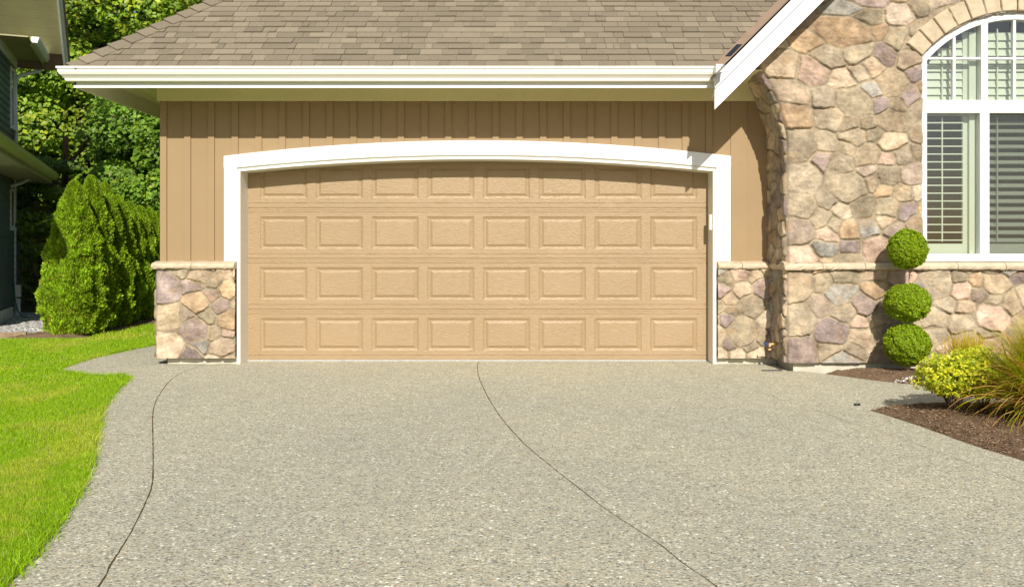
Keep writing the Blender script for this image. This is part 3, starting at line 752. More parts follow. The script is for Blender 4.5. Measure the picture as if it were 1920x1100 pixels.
for a, b in ((-.853, -.33), (-.264, .264), (.33, .853)): f.box(GC+a, GC+b, y0+.013, y0+.058, 3.017, 3.038)
f.build('muntin', M['white'], Wn, bevel=.002)
yg = y0+.045
for a, b in ((-.853, -.342), (-.25, .25), (.342, .853)):
    MB().box(GC+a-.004, GC+b+.004, yg-.003, yg+.003, 1.132, 2.50).build('pane', M['glass'], Wn)
for a, b in ((-.853, -.33), (-.264, .264), (.33, .853)):
    xs = [a-.003+(b-a+.006)*i/12 for i in range(13)]
    MB().prism_xz([(GC+xs[0], 2.619), (GC+xs[-1], 2.619)]+[(GC+x, arcz(x, 1.125)) for x in reversed(xs)], yg-.003, yg+.003).build('pane', M['glass'], Wn)
k = N('insect screen'); tr = k.n('ShaderNodeBsdfTransparent'); mx = k.n('ShaderNodeMixShader'); mx.inputs[0].default_value = .20
k.set(.8, .1); k.col((.09, .10, .09)); k.l(tr.outputs[0], mx.inputs[1]); k.l(k.b.outputs[0], mx.inputs[2]); k.l(mx.outputs[0], k.out.inputs[0])
MB().box(GC-.25, GC+.25, yg-.012, yg-.011, 1.137, 2.496).build('insect_screen', k.m, Wn)
def shutter(a, b, rail, tilt, z0, z1, rod, arcR=None, st=.05, ys=.0):
    m_ = MB(); ya = y1+.035+ys; yb = ya+.028
    zt = lambda x: (z1 if arcR is None else min(z1, arcz(x, arcR)))
    m_.box(GC+a, GC+a+st, ya, yb, z0, zt(max(abs(a), abs(a+st)))); m_.box(GC+b-st, GC+b, ya, yb, z0, zt(max(abs(b), abs(b-st))))
    m_.box(GC+a+st, GC+b-st, ya+.001, yb-.001, z0, z0+rail)
    if arcR is None: m_.box(GC+a+st, GC+b-st, ya+.001, yb-.001, z1-.04, z1)
    z = z0+rail+.036; c_, s_ = math.cos(tilt), math.sin(tilt); hw = .034 if tilt < 1 else .043; th = .0058
    while z < z1-.05:
        xa, xb = a+st+.003, b-st-.003
        if arcR is not None:
            zz = z+.05
            if zz > cz+arcR-.02: break
            lim = math.sqrt(max(0, arcR**2-(zz-cz)**2)); xa = max(xa, -lim); xb = min(xb, lim)
            if xb-xa < .03: z += .0765; continue
        yc = (ya+yb)/2
        pts = []
        for x in (xa, xb):
            for p, q in ((-hw, -th), (hw, -th*.6), (hw, th*.6), (-hw, th)): pts.append((GC+x, yc+p*c_-q*s_, z+p*s_+q*c_))
        m_.add(pts, [(0, 1, 2, 3), (7, 6, 5, 4)]+[(i, i+4, (i+1) % 4+4, (i+1) % 4) for i in range(4)])
        z += .0765
    if rod is not None: m_.box(GC+rod-.006, GC+rod+.006, ya-.022, ya-.012, z0+rail+.02, (z1-.06 if arcR is None else min(z1, arcz(abs(rod), arcR)-.06)))
    m_.build('shutter', M['shutter'], Wn, bevel=0)
for (a, b, rod) in ((-.88, -.40, -.66), (-.335, .335, -.12), (.40, .88, .66)):
    shutter(a, b, .105, .04 if a < -.5 or a > .3 else .55, 1.13, 2.53, rod, st=(.05 if a < -.5 or a > .3 else .06))
    shutter(a, b, .02, 1.30, 2.60, 3.45, rod, 1.12)
m_ = MB()
for sg in (-1, 1):
    a, b = sorted((GC+sg*.402, GC+sg*.333)); m_.box(a, b, y1+.002, y1+.10, 1.10, 3.30)
m_.build('shutter_frame', M['shutter'], Wn)
# the room behind
m_ = MB(); m_.box(3.3, 6.2, 1.9, 2.0, .3, 3.6); m_.box(3.2, 3.3, -.5, 2.0, .3, 3.6); m_.box(6.2, 6.3, -.5, 2, .3, 3.6); m_.box(3.2, 6.3, -.52, 2, 3.6, 3.7); m_.box(3.2, 6.3, -.5, 2, .2, .3)
m_.box(3.2, 3.83, -.52, -.50, .3, 3.6); m_.box(5.65, 6.3, -.52, -.50, .3, 3.6)
m_.build('room_wall', M['interior'], H)

# faucet on the bay side wall
F_ = thing('outdoor_faucet', (2.50, -.30, .20), 'brass outdoor faucet with blue handle on the shaded side of the stone bay', 'faucet')
m_ = MB(); m_.tube([(2.52, -.34, .235), (2.43, -.34, .235)], .011, 10); m_.tube([(2.45, -.34, .235), (2.44, -.345, .215), (2.435, -.35, .185)], .012, 10); m_.tube([(2.435, -.35, .19), (2.435, -.352, .175)], .017, 10)
m_.build('spout', M['brass'], F_, True)
m_ = MB(); m_.tube([(2.43, -.34, .235), (2.40, -.34, .235)], .006, 8)
for a in range(5):
    t = a*1.2566; m_.tube([(2.397, -.34, .235), (2.395, -.34+.018*math.cos(t), .235+.018*math.sin(t))], .006, 6, r2=.008)
m_.build('handle', M['blue'], F_, True)

# ------------------------------------------------------------------ foliage helper
def leafset(cen, nrm, size, asp, col, fold=.25):
    n = len(cen); nrm = nrm/np.linalg.norm(nrm, axis=1, keepdims=True)
    r1 = rng.normal(size=(n, 3)); t = np.cross(nrm, r1); t /= np.linalg.norm(t, axis=1, keepdims=True)+1e-9; b = np.cross(nrm, t)
    L = size[:, None]; Wd = L*asp
    v = np.stack([cen-t*L*.5, cen+b*Wd*.5-t*L*.05+nrm*L*fold*.3, cen+t*L*.5-nrm*L*fold*.3, cen-b*Wd*.5-t*L*.05+nrm*L*fold*.3], 1).reshape(-1, 3)
    F = np.arange(n*4).reshape(n, 4); return v, F, np.repeat(col, 4, 0)
def dirleaf(cen, axis, nrm, L, W, col):
    """pointed sprays with a given long axis"""
    axis = axis/np.linalg.norm(axis, axis=1, keepdims=True); b = np.cross(axis, nrm); b /= np.linalg.norm(b, axis=1, keepdims=True)+1e-9
    L = L[:, None]; W = W[:, None]
    v = np.stack([cen, cen+axis*L*.5+b*W*.5, cen+axis*L, cen+axis*L*.5-b*W*.5], 1).reshape(-1, 3)
    return v, np.arange(len(cen)*4).reshape(-1, 4), np.repeat(col, 4, 0)
def join(sets):
    o_ = 0; a = []; b = []; c_ = []
    for v, f_, c in sets: a.append(v); b.append(f_+o_); c_.append(c); o_ += len(v)
    return np.concatenate(a), np.concatenate(b), np.concatenate(c_)
def sphere_pts(n):
    v = rng.normal(size=(n, 3)); return v/np.linalg.norm(v, axis=1, keepdims=True)

# deciduous trees
def broadleaf(name, x, y, h, rx, zc, rz, n, size, base, label, group, yel=.15, nclump=70, frontbias=True):
    T = thing(name, (x, y, 0), label, 'tree', group)
    m_ = MB(); m_.tube([(x, y, -.1), (x+.05, y, h*.3), (x-.06, y+.05, h*.55), (x, y, h*.85)], .16, 10, r2=.04)
    for i in range(14):
        a = rng.uniform(0, 6.28); zb = h*rng.uniform(.15, .7); e_ = Vector((x+math.cos(a)*rx*.8, y+math.sin(a)*rx*.8, zb+rng.uniform(.4, 1.3)))
        m_.tube([(x, y, zb), (Vector((x, y, zb))+e_)/2+Vector((0, 0, .15)), e_], .045, 6, r2=.01)
    m_.build('trunk', M['bark'], T, True)
    zz_ = rng.uniform(-1, 1, nclump); aa_ = rng.normal(-np.pi/2, 1.25, nclump); hh_ = (1-np.abs(zz_)**3.5)**.3; d = np.stack([np.cos(aa_)*hh_, np.sin(aa_)*hh_, zz_], 1)
    rad = rng.uniform(.40, 1.0, (nclump, 1))**.5*np.array([1, 1, 1.])
    rad[:, 2] = 1
    cc_ = np.array([x, y, zc])+d*rad*np.array([rx, rx, rz]); cr = rng.uniform(.34, .72, nclump)*rx/2.2
    ci = rng.integers(0, nclump, n); q = sphere_pts(n); q[:, 2] = q[:, 2]*.75+.15
    rr_ = rng.uniform(.35, 1.05, (n, 1))**.5
    p = cc_[ci]+q*rr_*cr[ci][:, None]*np.array([1.15, 1.15, .75])
    nr = q*.5+np.array([0, -.85, .65])+rng.normal(0, .42, (n, 3))
    tone = rng.uniform(.65, 1.25, nclump)[ci][:, None]*rng.uniform(.6, 1.35, (n, 1))
    yy_ = (rng.random((n, 1)) < yel*(.3+1.5*rng.random(nclump)[ci][:, None]))
    col = np.where(yy_, np.array(base)*np.array([1.55, 1.2, .9]), np.array(base))*tone
    v, f_, c = leafset(p, nr, size*rng.uniform(.6, 1.25, n), .75, col)
    npmesh('crown', v, f_, M['leaf'], T, col=c*1.3)
    return T
GT = 'leafy trees behind the garage'
g1 = (.085, .155, .012)
broadleaf('broadleaf_tree', -10.9, 13.0, 10, 3.1, 4.6, 4.5, 90000, .13, (.16, .25, .018), 'tall leafy tree with yellowing leaves between neighbouring house and garage roof', GT, .22, 170)
broadleaf('broadleaf_tree', -6.7, 9.9, 7, 2.1, 2.9, 2.6, 48000, .10, (.13, .23, .02), 'leafy tree beside the garage corner, right behind the cedar hedge', GT, .10, 90)
broadleaf('broadleaf_tree', -5.6, 13.2, 9, 2.9, 6.2, 3.4, 56000, .115, (.17, .25, .02), 'leafy tree showing its yellow green top above the hip of the garage roof', GT, .35, 100)
broadleaf('broadleaf_tree', -14.0, 15.5, 9, 2.9, 5.2, 4.4, 36000, .13, (.12, .20, .02), 'darker leafy tree partly hidden behind the eaves of the neighbouring house', GT, .1, 100)
broadleaf('broadleaf_tree', -9.0, 8.2, 4, 1.3, 1.7, 1.1, 14000, .09, (.10, .17, .02), 'low dark leafy tree beside the neighbouring house, under the taller tree', GT, .04, 50)
# dense evergreens closing the view
for i, (x, y, h, lb) in enumerate(((-14.5, 19, 13, 'dark evergreen tree farthest to the left, behind the neighbouring house'), (-10.5, 18, 14, 'tall dark evergreen behind the yellowing leafy tree'), (-7, 17.5, 13, 'dark evergreen in the gap beside the garage, behind the leafy trees'), (-3.5, 19, 13, 'dark evergreen hidden mostly behind the garage roof'))):
    T = thing('evergreen_tree', (x, y, 0), lb, 'tree', 'dark evergreens behind the leafy trees')
    m_ = MB(); m_.tube([(x, y, -.1), (x, y, h*.9)], .28, 9, r2=.04); m_.build('trunk', M['bark'], T, True)
    n = 22000; zf = rng.random(n)**.8; a = rng.uniform(0, 6.28, n); R_ = (1-zf*.75)*3.0*(.75+.35*np.sin(zf*60+a*2))*rng.uniform(.5, 1.05, n)
    p = np.stack([x+np.cos(a)*R_, y+np.sin(a)*R_, zf*h], 1); ax = np.stack([np.cos(a), np.sin(a), -.35+0*a], 1)+rng.normal(0, .3, (n, 3))
    col = np.array([.10, .17, .03])*rng.uniform(.5, 1.6, (n, 1))
    v, f_, c = dirleaf(p, ax, rng.normal(size=(n, 3)), rng.uniform(.3, .55, n), rng.uniform(.12, .22, n), col)
    npmesh('crown', v, f_, M['cedar'], T, col=c)

# cedar hedge: a row of columnar arborvitae
def cedar(x, y, h, r_, n, lab, base=(.26, .37, .012), fine=.78):
    n = int(n*1.4)
    T = thing('columnar_cedar', (x, y, 0), lab, 'cedar', 'clipped cedars in the hedge row')
    m_ = MB(); m_.tube([(x, y, -.08), (x+.01, y, h*.5), (x, y, h*.85)], .05, 8, r2=.01); m_.build('trunk', M['bark'], T, True)
    m1 = n
    zf = rng.random(m1)**.9; a = rng.uniform(0, 2*np.pi, m1)
    env = r_*np.minimum(1, (1-zf)**.62*1.22)*(.80+.20*np.minimum(1, zf*6))
    ph = rng.uniform(0, 6, 4)
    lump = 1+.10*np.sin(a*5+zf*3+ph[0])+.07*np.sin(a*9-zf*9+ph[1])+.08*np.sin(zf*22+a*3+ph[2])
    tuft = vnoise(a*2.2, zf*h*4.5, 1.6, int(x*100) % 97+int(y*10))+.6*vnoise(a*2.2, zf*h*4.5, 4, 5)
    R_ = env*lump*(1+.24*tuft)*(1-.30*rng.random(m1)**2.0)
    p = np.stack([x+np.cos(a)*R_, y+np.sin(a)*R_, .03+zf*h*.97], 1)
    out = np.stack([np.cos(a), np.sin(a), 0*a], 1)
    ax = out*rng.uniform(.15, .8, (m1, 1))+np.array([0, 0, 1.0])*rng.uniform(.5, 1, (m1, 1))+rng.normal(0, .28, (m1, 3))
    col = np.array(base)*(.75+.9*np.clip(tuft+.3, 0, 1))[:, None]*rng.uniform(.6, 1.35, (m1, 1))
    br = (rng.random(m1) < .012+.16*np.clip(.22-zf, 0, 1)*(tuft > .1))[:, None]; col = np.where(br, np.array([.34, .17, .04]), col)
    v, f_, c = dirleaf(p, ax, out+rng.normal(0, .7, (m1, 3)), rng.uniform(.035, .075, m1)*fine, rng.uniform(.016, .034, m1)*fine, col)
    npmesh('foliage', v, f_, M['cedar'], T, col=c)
CB = (.25, .37, .014)
cedar(-6.250, 3.10, 2.14, .40, 62000, 'clipped cedar at the front end of the hedge, fully lit, tips browned near its base', CB)
cedar(-6.280, 3.64, 2.26, .35, 42000, 'second and tallest cedar of the hedge, just behind the fully lit front one', CB)
cedar(-6.340, 4.18, 2.20, .35, 40000, 'third cedar from the front of the hedge row', CB)
cedar(-6.400, 4.72, 2.04, .35, 36000, 'fourth cedar from the front of the hedge, only its tip lit', CB)
cedar(-6.460, 5.26, 1.96, .35, 34000, 'fifth cedar from the front of the hedge', CB)
cedar(-6.520, 5.80, 1.92, .35, 32000, 'sixth cedar from the front of the hedge', CB)
cedar(-6.580, 6.34, 1.90, .35, 30000, 'seventh cedar from the front, beside the garage corner in view', CB)
cedar(-6.640, 6.88, 1.88, .35, 20000, 'last cedar of the hedge, mostly hidden by the garage corner', CB)

# mulch ring and timber edge by the hedge
mound('mulch_strip', [(-6.95, 2.55), (-6.1, 2.50), (-5.93, 2.9), (-5.9, 4), (-5.85, 6.3), (-6.5, 6.9), (-6.9, 4)], M['soil'], .03, -.01, .05, .03, 21)
mound('gravel_yard', [(-12, 2.62), (-6.95, 2.62), (-6.9, 4.0), (-7.2, 7.6), (-12, 7.6)], M['gravel'], .02, -.015, .03, .035, 23, fall=.2)
tb = thing('edging_timber', (-6.9, 2.6, 0), 'weathered timber edging the gravel beside the front cedar', 'timber')
m_ = MB(); m_.hexa([Vector(p) for p in ((-7.35, 2.52, -.03), (-6.75, 2.80, -.03), (-6.79, 2.90, -.03), (-7.39, 2.62, -.03), (-7.35, 2.52, .065), (-6.75, 2.80, .065), (-6.79, 2.90, .065), (-7.39, 2.62, .065))]); m_.build('beam', M['wood'], tb, bevel=.008)
m_ = MB(); m_.hexa([Vector(p) for p in ((-7.42, 2.46, -.03), (-7.15, 2.44, -.03), (-7.15, 2.53, -.03), (-7.41, 2.55, -.03), (-7.42, 2.46, .05), (-7.15, 2.44, .05), (-7.15, 2.53, .05), (-7.41, 2.55, .05))]); m_.build('end_block', M['wood'], tb, bevel=.008)
# flat rock on the gravel
def rock(name, x, y, z, sx, sy, sz, mat, lab, seed, cat='rock'):
    bm = bmesh.new(); bmesh.ops.create_icosphere(bm, subdivisions=3, radius=1); r = random.Random(seed); ph = [r.uniform(0, 6) for _ in range(6)]
    for v in bm.verts:
        p = v.co; k_ = 1+.14*math.sin(p.x*3+ph[0])*math.cos(p.y*4+ph[1])+.1*math.sin(p.z*5+ph[2]+p.x*6)
        v.co = Vector((p.x*sx*k_, p.y*sy*k_, max(-.3, min(.7, p.z))*sz*k_))
    me = bpy.data.meshes.new(name); bm.to_mesh(me); bm.free(); me.materials.append(mat); o = link(bpy.data.objects.new(name, me)); o.location = (x, y, z)
    return tag(o, lab, cat)
rock('flat_rock', -7.75, 3.25, .02, .36, .18, .08, M['rock'], 'flat grey rock lying on the pale gravel', 4)

# small spruce and dark shrub
x, y = -8.95, 7.1; T = thing('young_spruce', (x, y, 0), 'young spruce with sparse upturned branches beside the neighbouring house', 'spruce')
m_ = MB(); m_.tube([(x, y, -.05), (x, y, 2.1)], .03, 7, r2=.006); sets = []
for i in range(46):
    z = .35+1.72*i/46; a = i*2.4; L = .62*(1-(z-.35)/1.95)+.07; d_ = np.array([math.cos(a), math.sin(a), .22])
    m_.tube([(x, y, z), (x+d_[0]*L*.6, y+d_[1]*L*.6, z+.05*L), (x+d_[0]*L, y+d_[1]*L, z+.30*L)], .007, 5, r2=.003)
    n = int(420*L+60); t = rng.random(n); p = np.array([x, y, z])+d_*(t*L)[:, None]; p[:, 2] = z+.05*L*t+.25*L*t**2
    ax = d_*.6+rng.normal(0, .6, (n, 3)); sets.append(dirleaf(p, ax, rng.normal(size=(n, 3)), np.full(n, .06), np.full(n, .012), np.array([.16, .20, .035])*rng.uniform(.5, 1.5, (n, 1))))
m_.build('trunk', M['bark'], T, True); v, f_, c = join(sets); npmesh('needles', v, f_, M['cedar'], T, col=c)
def bush(name, x, y, rx, ry, z0, h, n, size, base, lab, cat='shrub', yel=None, asp=.6, nr_up=.6, twigs=8, nclump=26, mat='leaf'):
    T = thing(name, (x, y, 0), lab, cat)
    m_ = MB()
    for i in range(twigs):
        a = 6.28*i/twigs; m_.tube([(x, y, -.02), (x+rx*.25*math.cos(a), y+ry*.25*math.sin(a), z0+h*.2), (x+rx*.7*math.cos(a), y+ry*.7*math.sin(a), z0+h*.6)], .005, 5, r2=.003)
    m_.build('stems', M['bark'], T, True)
    d = sphere_pts(nclump)*rng.uniform(.35, .8, (nclump, 1)); ci = rng.integers(0, nclump, n)
    cc_ = np.array([x, y, z0+h*.5])+d*np.array([rx, ry, h*.5]); q = sphere_pts(n)
    p = cc_[ci]+q*rng.uniform(.4, 1, (n, 1))**.5*np.array([rx, ry, h*.5])*.42
    nr = q*.5+np.array([0, -.5, nr_up])+rng.normal(0, .45, (n, 3)); col = np.array(base)*rng.uniform(.7, 1.25, nclump)[ci][:, None]*rng.uniform(.7, 1.25, (n, 1))
    if yel is not None: col = np.where(rng.random((n, 1)) < .62, np.array(yel)*rng.uniform(.8, 1.15, (n, 1)), col)
    v, f_, c = leafset(p, nr, size*rng.uniform(.6, 1.2, n), asp, col); npmesh('foliage', v, f_, M[mat], T, col=c); return T
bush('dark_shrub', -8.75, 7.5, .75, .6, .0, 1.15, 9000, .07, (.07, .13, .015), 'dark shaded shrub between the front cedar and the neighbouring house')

# ------------------------------------------------------------------ plants of the right-hand bed
def topiary():
    x, y = (1701-985)/FPX*8.27, 8.27-CD; T = thing('topiary', (x, y, 0), 'three clipped green balls on one stem in front of the stone wall', 'topiary')
    m_ = MB(); m_.tube([(x, y, .0), (x+.01, y, .3), (x-.006, y, .68), (x, y, 1.2)], .022, 9, r2=.016); m_.build('stem', M['stem'], T, True)
    for (zc, rx, rz, n) in ((1.180, .170, .182, 15000), (.682, .200, .172, 17000), (.292, .204, .188, 18000)):
        q = sphere_pts(n); t_ = 1+.13*vnoise(q[:, 0]*3+q[:, 2], q[:, 1]*3-q[:, 2]*2, 2.5, int(zc*50))+.10*vnoise(q[:, 0]*9+q[:, 1]*4, q[:, 2]*9, 1.5, int(zc*70))
        rad = (1-.16*rng.random(n)**2)*t_+.10*(rng.random(n) < .015)*rng.random(n)
        sh = np.where(q[:, 2] < 0, 1+.10*q[:, 2] if zc < .4 else 1, 1)
        p = np.array([x, y, zc])+q*rad[:, None]*np.stack([rx*sh, rx*sh, np.full(n, rz)], 1)
        col = np.array([.28, .39, .010])*rng.uniform(.6, 1.35, (n, 1))
        v, f_, c = leafset(p, q+rng.normal(0, .6, (n, 3)), .021*rng.uniform(.7, 1.3, n), .7, col)
        # inner twiggy core closes the ball
        m2 = 3500; q2 = sphere_pts(m2); v2, f2, c2_ = leafset(np.array([x, y, zc])+q2*.78*np.array([rx, rx, rz]), q2+rng.normal(0, .3, (m2, 3)), np.full(m2, .04), .8, np.array([.06, .10, .01])*rng.uniform(.6, 1.3, (m2, 1)))
        v, f_, c = join([(v, f_, c), (v2, f2, c2_)]); npmesh('foliage_ball', v, f_, M['leaf'], T, col=c)
topiary()
bush('variegated_shrub', 3.03, -2.92, .33, .26, .10, .36, 7500, .034, (.34, .42, .02), 'low shrub of bright yellow and green leaves beside the tall ornamental grass', 'shrub', (.66, .64, .035), .55, .8, 14, 34)
bush('variegated_shrub', 3.34, -2.72, .33, .26, .08, .38, 7000, .034, (.30, .40, .02), 'second yellow green shrub, half hidden behind the tall ornamental grass', 'shrub', (.62, .60, .04), .55, .8, 10, 30)

def ornamental(name, x, y, n, L0, L1, wd, spread, lab, base, dry, seed, droop=1.0, upb=.6, seeds=0):
    r = np.random.default_rng(seed); T = thing(name, (x, y, 0), lab, 'ornamental grass')
    seg = 9; a = r.uniform(0, 2*np.pi, n); e0 = np.abs(r.normal(0, spread, n)); L = r.uniform(L0, L1, n)
    dr = droop*(.35+1.3*r.random(n))*(.4+e0)
    bx_ = x+r.normal(0, .05, n); by_ = y+r.normal(0, .05, n); pos = np.stack([bx_, by_, np.full(n, .0)], 1)
    th = e0*.8; pts = [pos.copy()]; da = r.normal(0, .05, n)
    for s_ in range(seg):
        th = th+dr*2.2/seg*(s_/seg+.25); a = a+da
        step = np.stack([np.cos(a)*np.sin(th), np.sin(a)*np.sin(th), np.cos(th)], 1)*(L/seg)[:, None]
        pos = pos+step; pos[:, 2] = np.maximum(pos[:, 2], .02+.02*r.random(n)); pts.append(pos.copy())
    wv_ = np.stack([-np.sin(a), np.cos(a), 0*a], 1)+r.normal(0, .3, (n, 3)); V = []; C = []
    dryb = r.random(n) < dry*(.25+1.4*np.clip(e0/spread/2, 0, 1)); shade = r.uniform(.7, 1.3, (n, 1))
    bc = np.array(base); 
    for i, p in enumerate(pts):
        f_ = i/seg; w_ = wd*(1-f_**2)*.5+.0004
        V += [p-wv_*w_, p+wv_*w_]
        cg = bc*(1-f_*.2)+np.array([.60, .20, .01])*max(0, f_-.45)*1.0; cd = np.array([.62, .34, .09])*(.9+.2*f_)
        cc_ = np.where(dryb[:, None], cd, cg)*shade; C += [cc_, cc_]
    K = len(V); V = np.stack(V, 1).reshape(-1, 3); C = np.stack(C, 1).reshape(-1, 3)
    q = np.arange(seg)*2; F = (np.arange(n)[:, None, None]*K+np.stack([q, q+1, q+3, q+2], 1)[None]).reshape(-1, 4)
    npmesh('blades', V, F, M['blade'], T, col=C)
    return T
ornamental('ornamental_grass', 3.52, -3.30, 4200, .38, .82, .0085, .50, 'large clump of arching green and tan grass spilling over the soil bed', (.22, .42, .008), .38, 3, .80)
ornamental('ornamental_grass', 3.86, -1.45, 900, .30, .50, .006, .28, 'small tuft of thin yellow green grass against the stone wall', (.40, .46, .04), .2, 5, .6)
ornamental('ornamental_grass', 4.35, -1.9, 1200, .4, .72, .007, .35, 'upright grass clump to the right of the small tuft', (.36, .40, .03), .35, 8, .6)

# pebbles and wood chips on the beds
def bits(name, n, xr, yr, zf, size, cols, lab, seed, kind='stuff', flat=.6):
    r = np.random.default_rng(seed); V = []; F = []; C = []
    base = np.array([(1, 0, 0), (0, 1, 0), (-1, 0, 0), (0, -1, 0), (0, 0, 1), (0, 0, -1)], float)
    fc = np.array([(0, 1, 4), (1, 2, 4), (2, 3, 4), (3, 0, 4), (1, 0, 5), (2, 1, 5), (3, 2, 5), (0, 3, 5)])
    for i in range(n):
        x = r.uniform(*xr); y = r.uniform(*yr)
        if callable(zf):
            z = zf(x, y)
            if z is None: continue
        else: z = zf
        s_ = size*r.uniform(.5, 1.3); v = base*r.uniform(.6, 1.3, (6, 1))*s_*np.array([1, r.uniform(.3, 1), flat]); a = r.uniform(0, 6.28)
        v = np.stack([v[:, 0]*math.cos(a)-v[:, 1]*math.sin(a), v[:, 0]*math.sin(a)+v[:, 1]*math.cos(a), v[:, 2]], 1)+np.array([x, y, z])
        F.append(fc+len(V)*6); V.append(v); C.append(np.tile(np.array(cols[r.integers(len(cols))])*r.uniform(.7, 1.2), (6, 1)))
    m_ = N(name+' colour'); m_.set(.9, .2); m_.col(m_.attr())
    return tag(npmesh(name, np.concatenate(V), np.concatenate(F), m_.m, col=np.concatenate(C)), lab, kind=kind)
inb = lambda x, y: .045 if (y < -.62 and y > -1.15-(x-3.0)*.28) else None
pb = lambda x, y: .055
x0, y0_ = G(1680, 717, .05); x1, y1_ = G(1728, 703, .05)
bits('pebbles', 46, (0, 1), (0, 1), .0, .011, [(.7, .72, .7), (.6, .6, .58)], 'white pebbles scattered on the soil beside the topiary', 31)
ob = bpy.data.objects['pebbles']; me = ob.data; co = np.zeros(len(me.vertices)*3); me.vertices.foreach_get('co', co); co = co.reshape(-1, 6, 3)
cen = co.mean(1, keepdims=True); loc = co-cen; t = cen[..., 0:1]; u_ = cen[..., 1:2]-.5
new = np.concatenate([x0+(x1-x0)*t+u_*.16, y0_+(y1_-y0_)*t+u_*.34*np.sin(t*37), .052+0*t], -1)+loc; me.vertices.foreach_set('co', new.reshape(-1)); me.update()
BP = [p for p in BED if p[1] > -7]+[(6.2, -7.2), (6.4, -2.5), (4.2, -2.47), G(1740, 757), G(1660, 762)]
BP2 = [G(1543, 700), G(1640, 713), G(1734, 723), (6.6, -1.75), (6.9, -.58), (3.1, -.58)]
def on(poly, zt):
    def f(x, y):
        X_ = np.array([x]); Y_ = np.array([y])
        if not inpoly(X_, Y_, poly)[0]: return None
        d_ = polydist(X_, Y_, poly)[0]
        return -.004+zt*min(1, d_/.25)*(2-min(1, d_/.25)) if d_ > .02 else None
    return f
bits('mulch', 9000, (2.5, 4.0), (-5.0, -2.4), on(BP, .048), .008, [(.18, .10, .055), (.26, .16, .09), (.12, .07, .04), (.36, .24, .15)], 'dark bark crumbs and dry litter on the soil bed', 33, flat=.4)
bits('mulch', 5000, (2.6, 5.0), (-1.8, -.6), on(BP2, .055), .007, [(.24, .14, .09), (.34, .22, .14), (.16, .09, .05), (.42, .32, .22)], 'reddish bark crumbs on the soil below the stone bay', 34, flat=.4)
# small dark drain cap and hinge strap on the paving
m_ = MB(); x, y = G(1607, 760); m_.tube([(x-.022, y, .008), (x+.022, y, .008)], .010, 10); tag(m_.build('pipe_stub', M['dark'], None, True), 'short black pipe stub lying at the corner of the soil bed', 'pipe')
m_ = MB(); x, y = G(1447, 695); m_.box(x-.10, x+.10, y-.012, y+.012, .002, .010); tag(m_.build('metal_strap', M['dark'], None, bevel=.003), 'flat dark metal strap on the paving by the bay corner', 'strap')
m_ = MB(); x, y = G(1432, 681); m_.tube([(x-.05, y, .05), (x-.05, y, .02), (x+.07, y, .015)], .009, 8); tag(m_.build('drain_bracket', M['dark'], None, True), 'small black bracket at the foot of the foundation in the bay shadow', 'bracket')

# ------------------------------------------------------------------ neighbouring house
NH = thing('neighbouring_house', (-9.1, 6.6, 0), 'dark teal lap sided house with pale trim beyond the hedge', 'house')
C0 = Vector((-9.1, 6.6, 0)); wv = Vector((-.376, .927, 0)).normalized(); nv = Vector((wv.y, -wv.x, 0))
def NP(a, b, z): return C0-wv*a+nv*b+Vector((0, 0, z))     # a metres towards the viewer, b out from the wall
def nbox(m_, a0_, a1_, b0, b1, z0, z1): m_.hexa([NP(a0_, b0, z0), NP(a1_, b0, z0), NP(a1_, b1, z0), NP(a0_, b1, z0), NP(a0_, b0, z1), NP(a1_, b0, z1), NP(a1_, b1, z1), NP(a0_, b1, z1)])
m_ = MB(); z = .22
while z < 4.5:
    m_.sweep([(-.1, 0), (.020, 0), (.006, .118), (-.1, .118)], NP(0, 0, z), NP(2.9, 0, z), nv); z += .118
m_.build('siding', M['teal'], NH)
m_ = MB(); z = .22; fv = (NP(1, 0, 0)-NP(0, 0, 0))
while z < 4.5:
    m_.sweep([(-.1, 0), (.020, 0), (.006, .118), (-.1, .118)], NP(2.93, -6, z), NP(2.93, .01, z), fv); z += .118
m_.build('siding', M['teal'], NH)
m_ = MB(); nbox(m_, 2.90, 2.965, -.07, .03, .0, 4.5); m_.build('corner_trim', M['ntrim'], NH)
m_ = MB(); nbox(m_, 0, 2.9, -6, -.05, 0, 4.6); m_.build('wall', M['teal'], NH)
m_ = MB(); nbox(m_, -.03, .07, .0, .03, .25, 4.50); nbox(m_, .0, 2.9, .021, .05, 4.40, 4.56); nbox(m_, .03, 2.9, .021, .05, 2.62, 2.80); m_.build('corner_trim', M['ntrim'], NH)
# windows near the corner, upper and lower
def nwin(a0_, a1_, z0, z1):
    m_ = MB(); t = .05
    nbox(m_, a0_, a1_, .0, .035, z0, z0+t); nbox(m_, a0_, a1_, .0, .035, z1-t, z1); nbox(m_, a0_, a0_+t, .0, .034, z0, z1); nbox(m_, a1_-t, a1_, .0, .034, z0, z1); nbox(m_, a0_-.03, a1_+.03, .0, .06, z0-.03, z0)
    f_ = m_.build('window', M['ntrim'], NH)
    m2 = MB(); nbox(m2, a0_+t, a1_-t, .021, .026, z0+t, z1-t); m2.build('pane', M['glass'], f_)
    m3 = MB(); nbox(m3, a0_+t, a1_-t, .008, .0205, z0+t, z1-t); m3.build('blind', M['dark'], f_)
nwin(.16, .55, 3.30, 4.35); nwin(.16, .55, 1.55, 2.25)
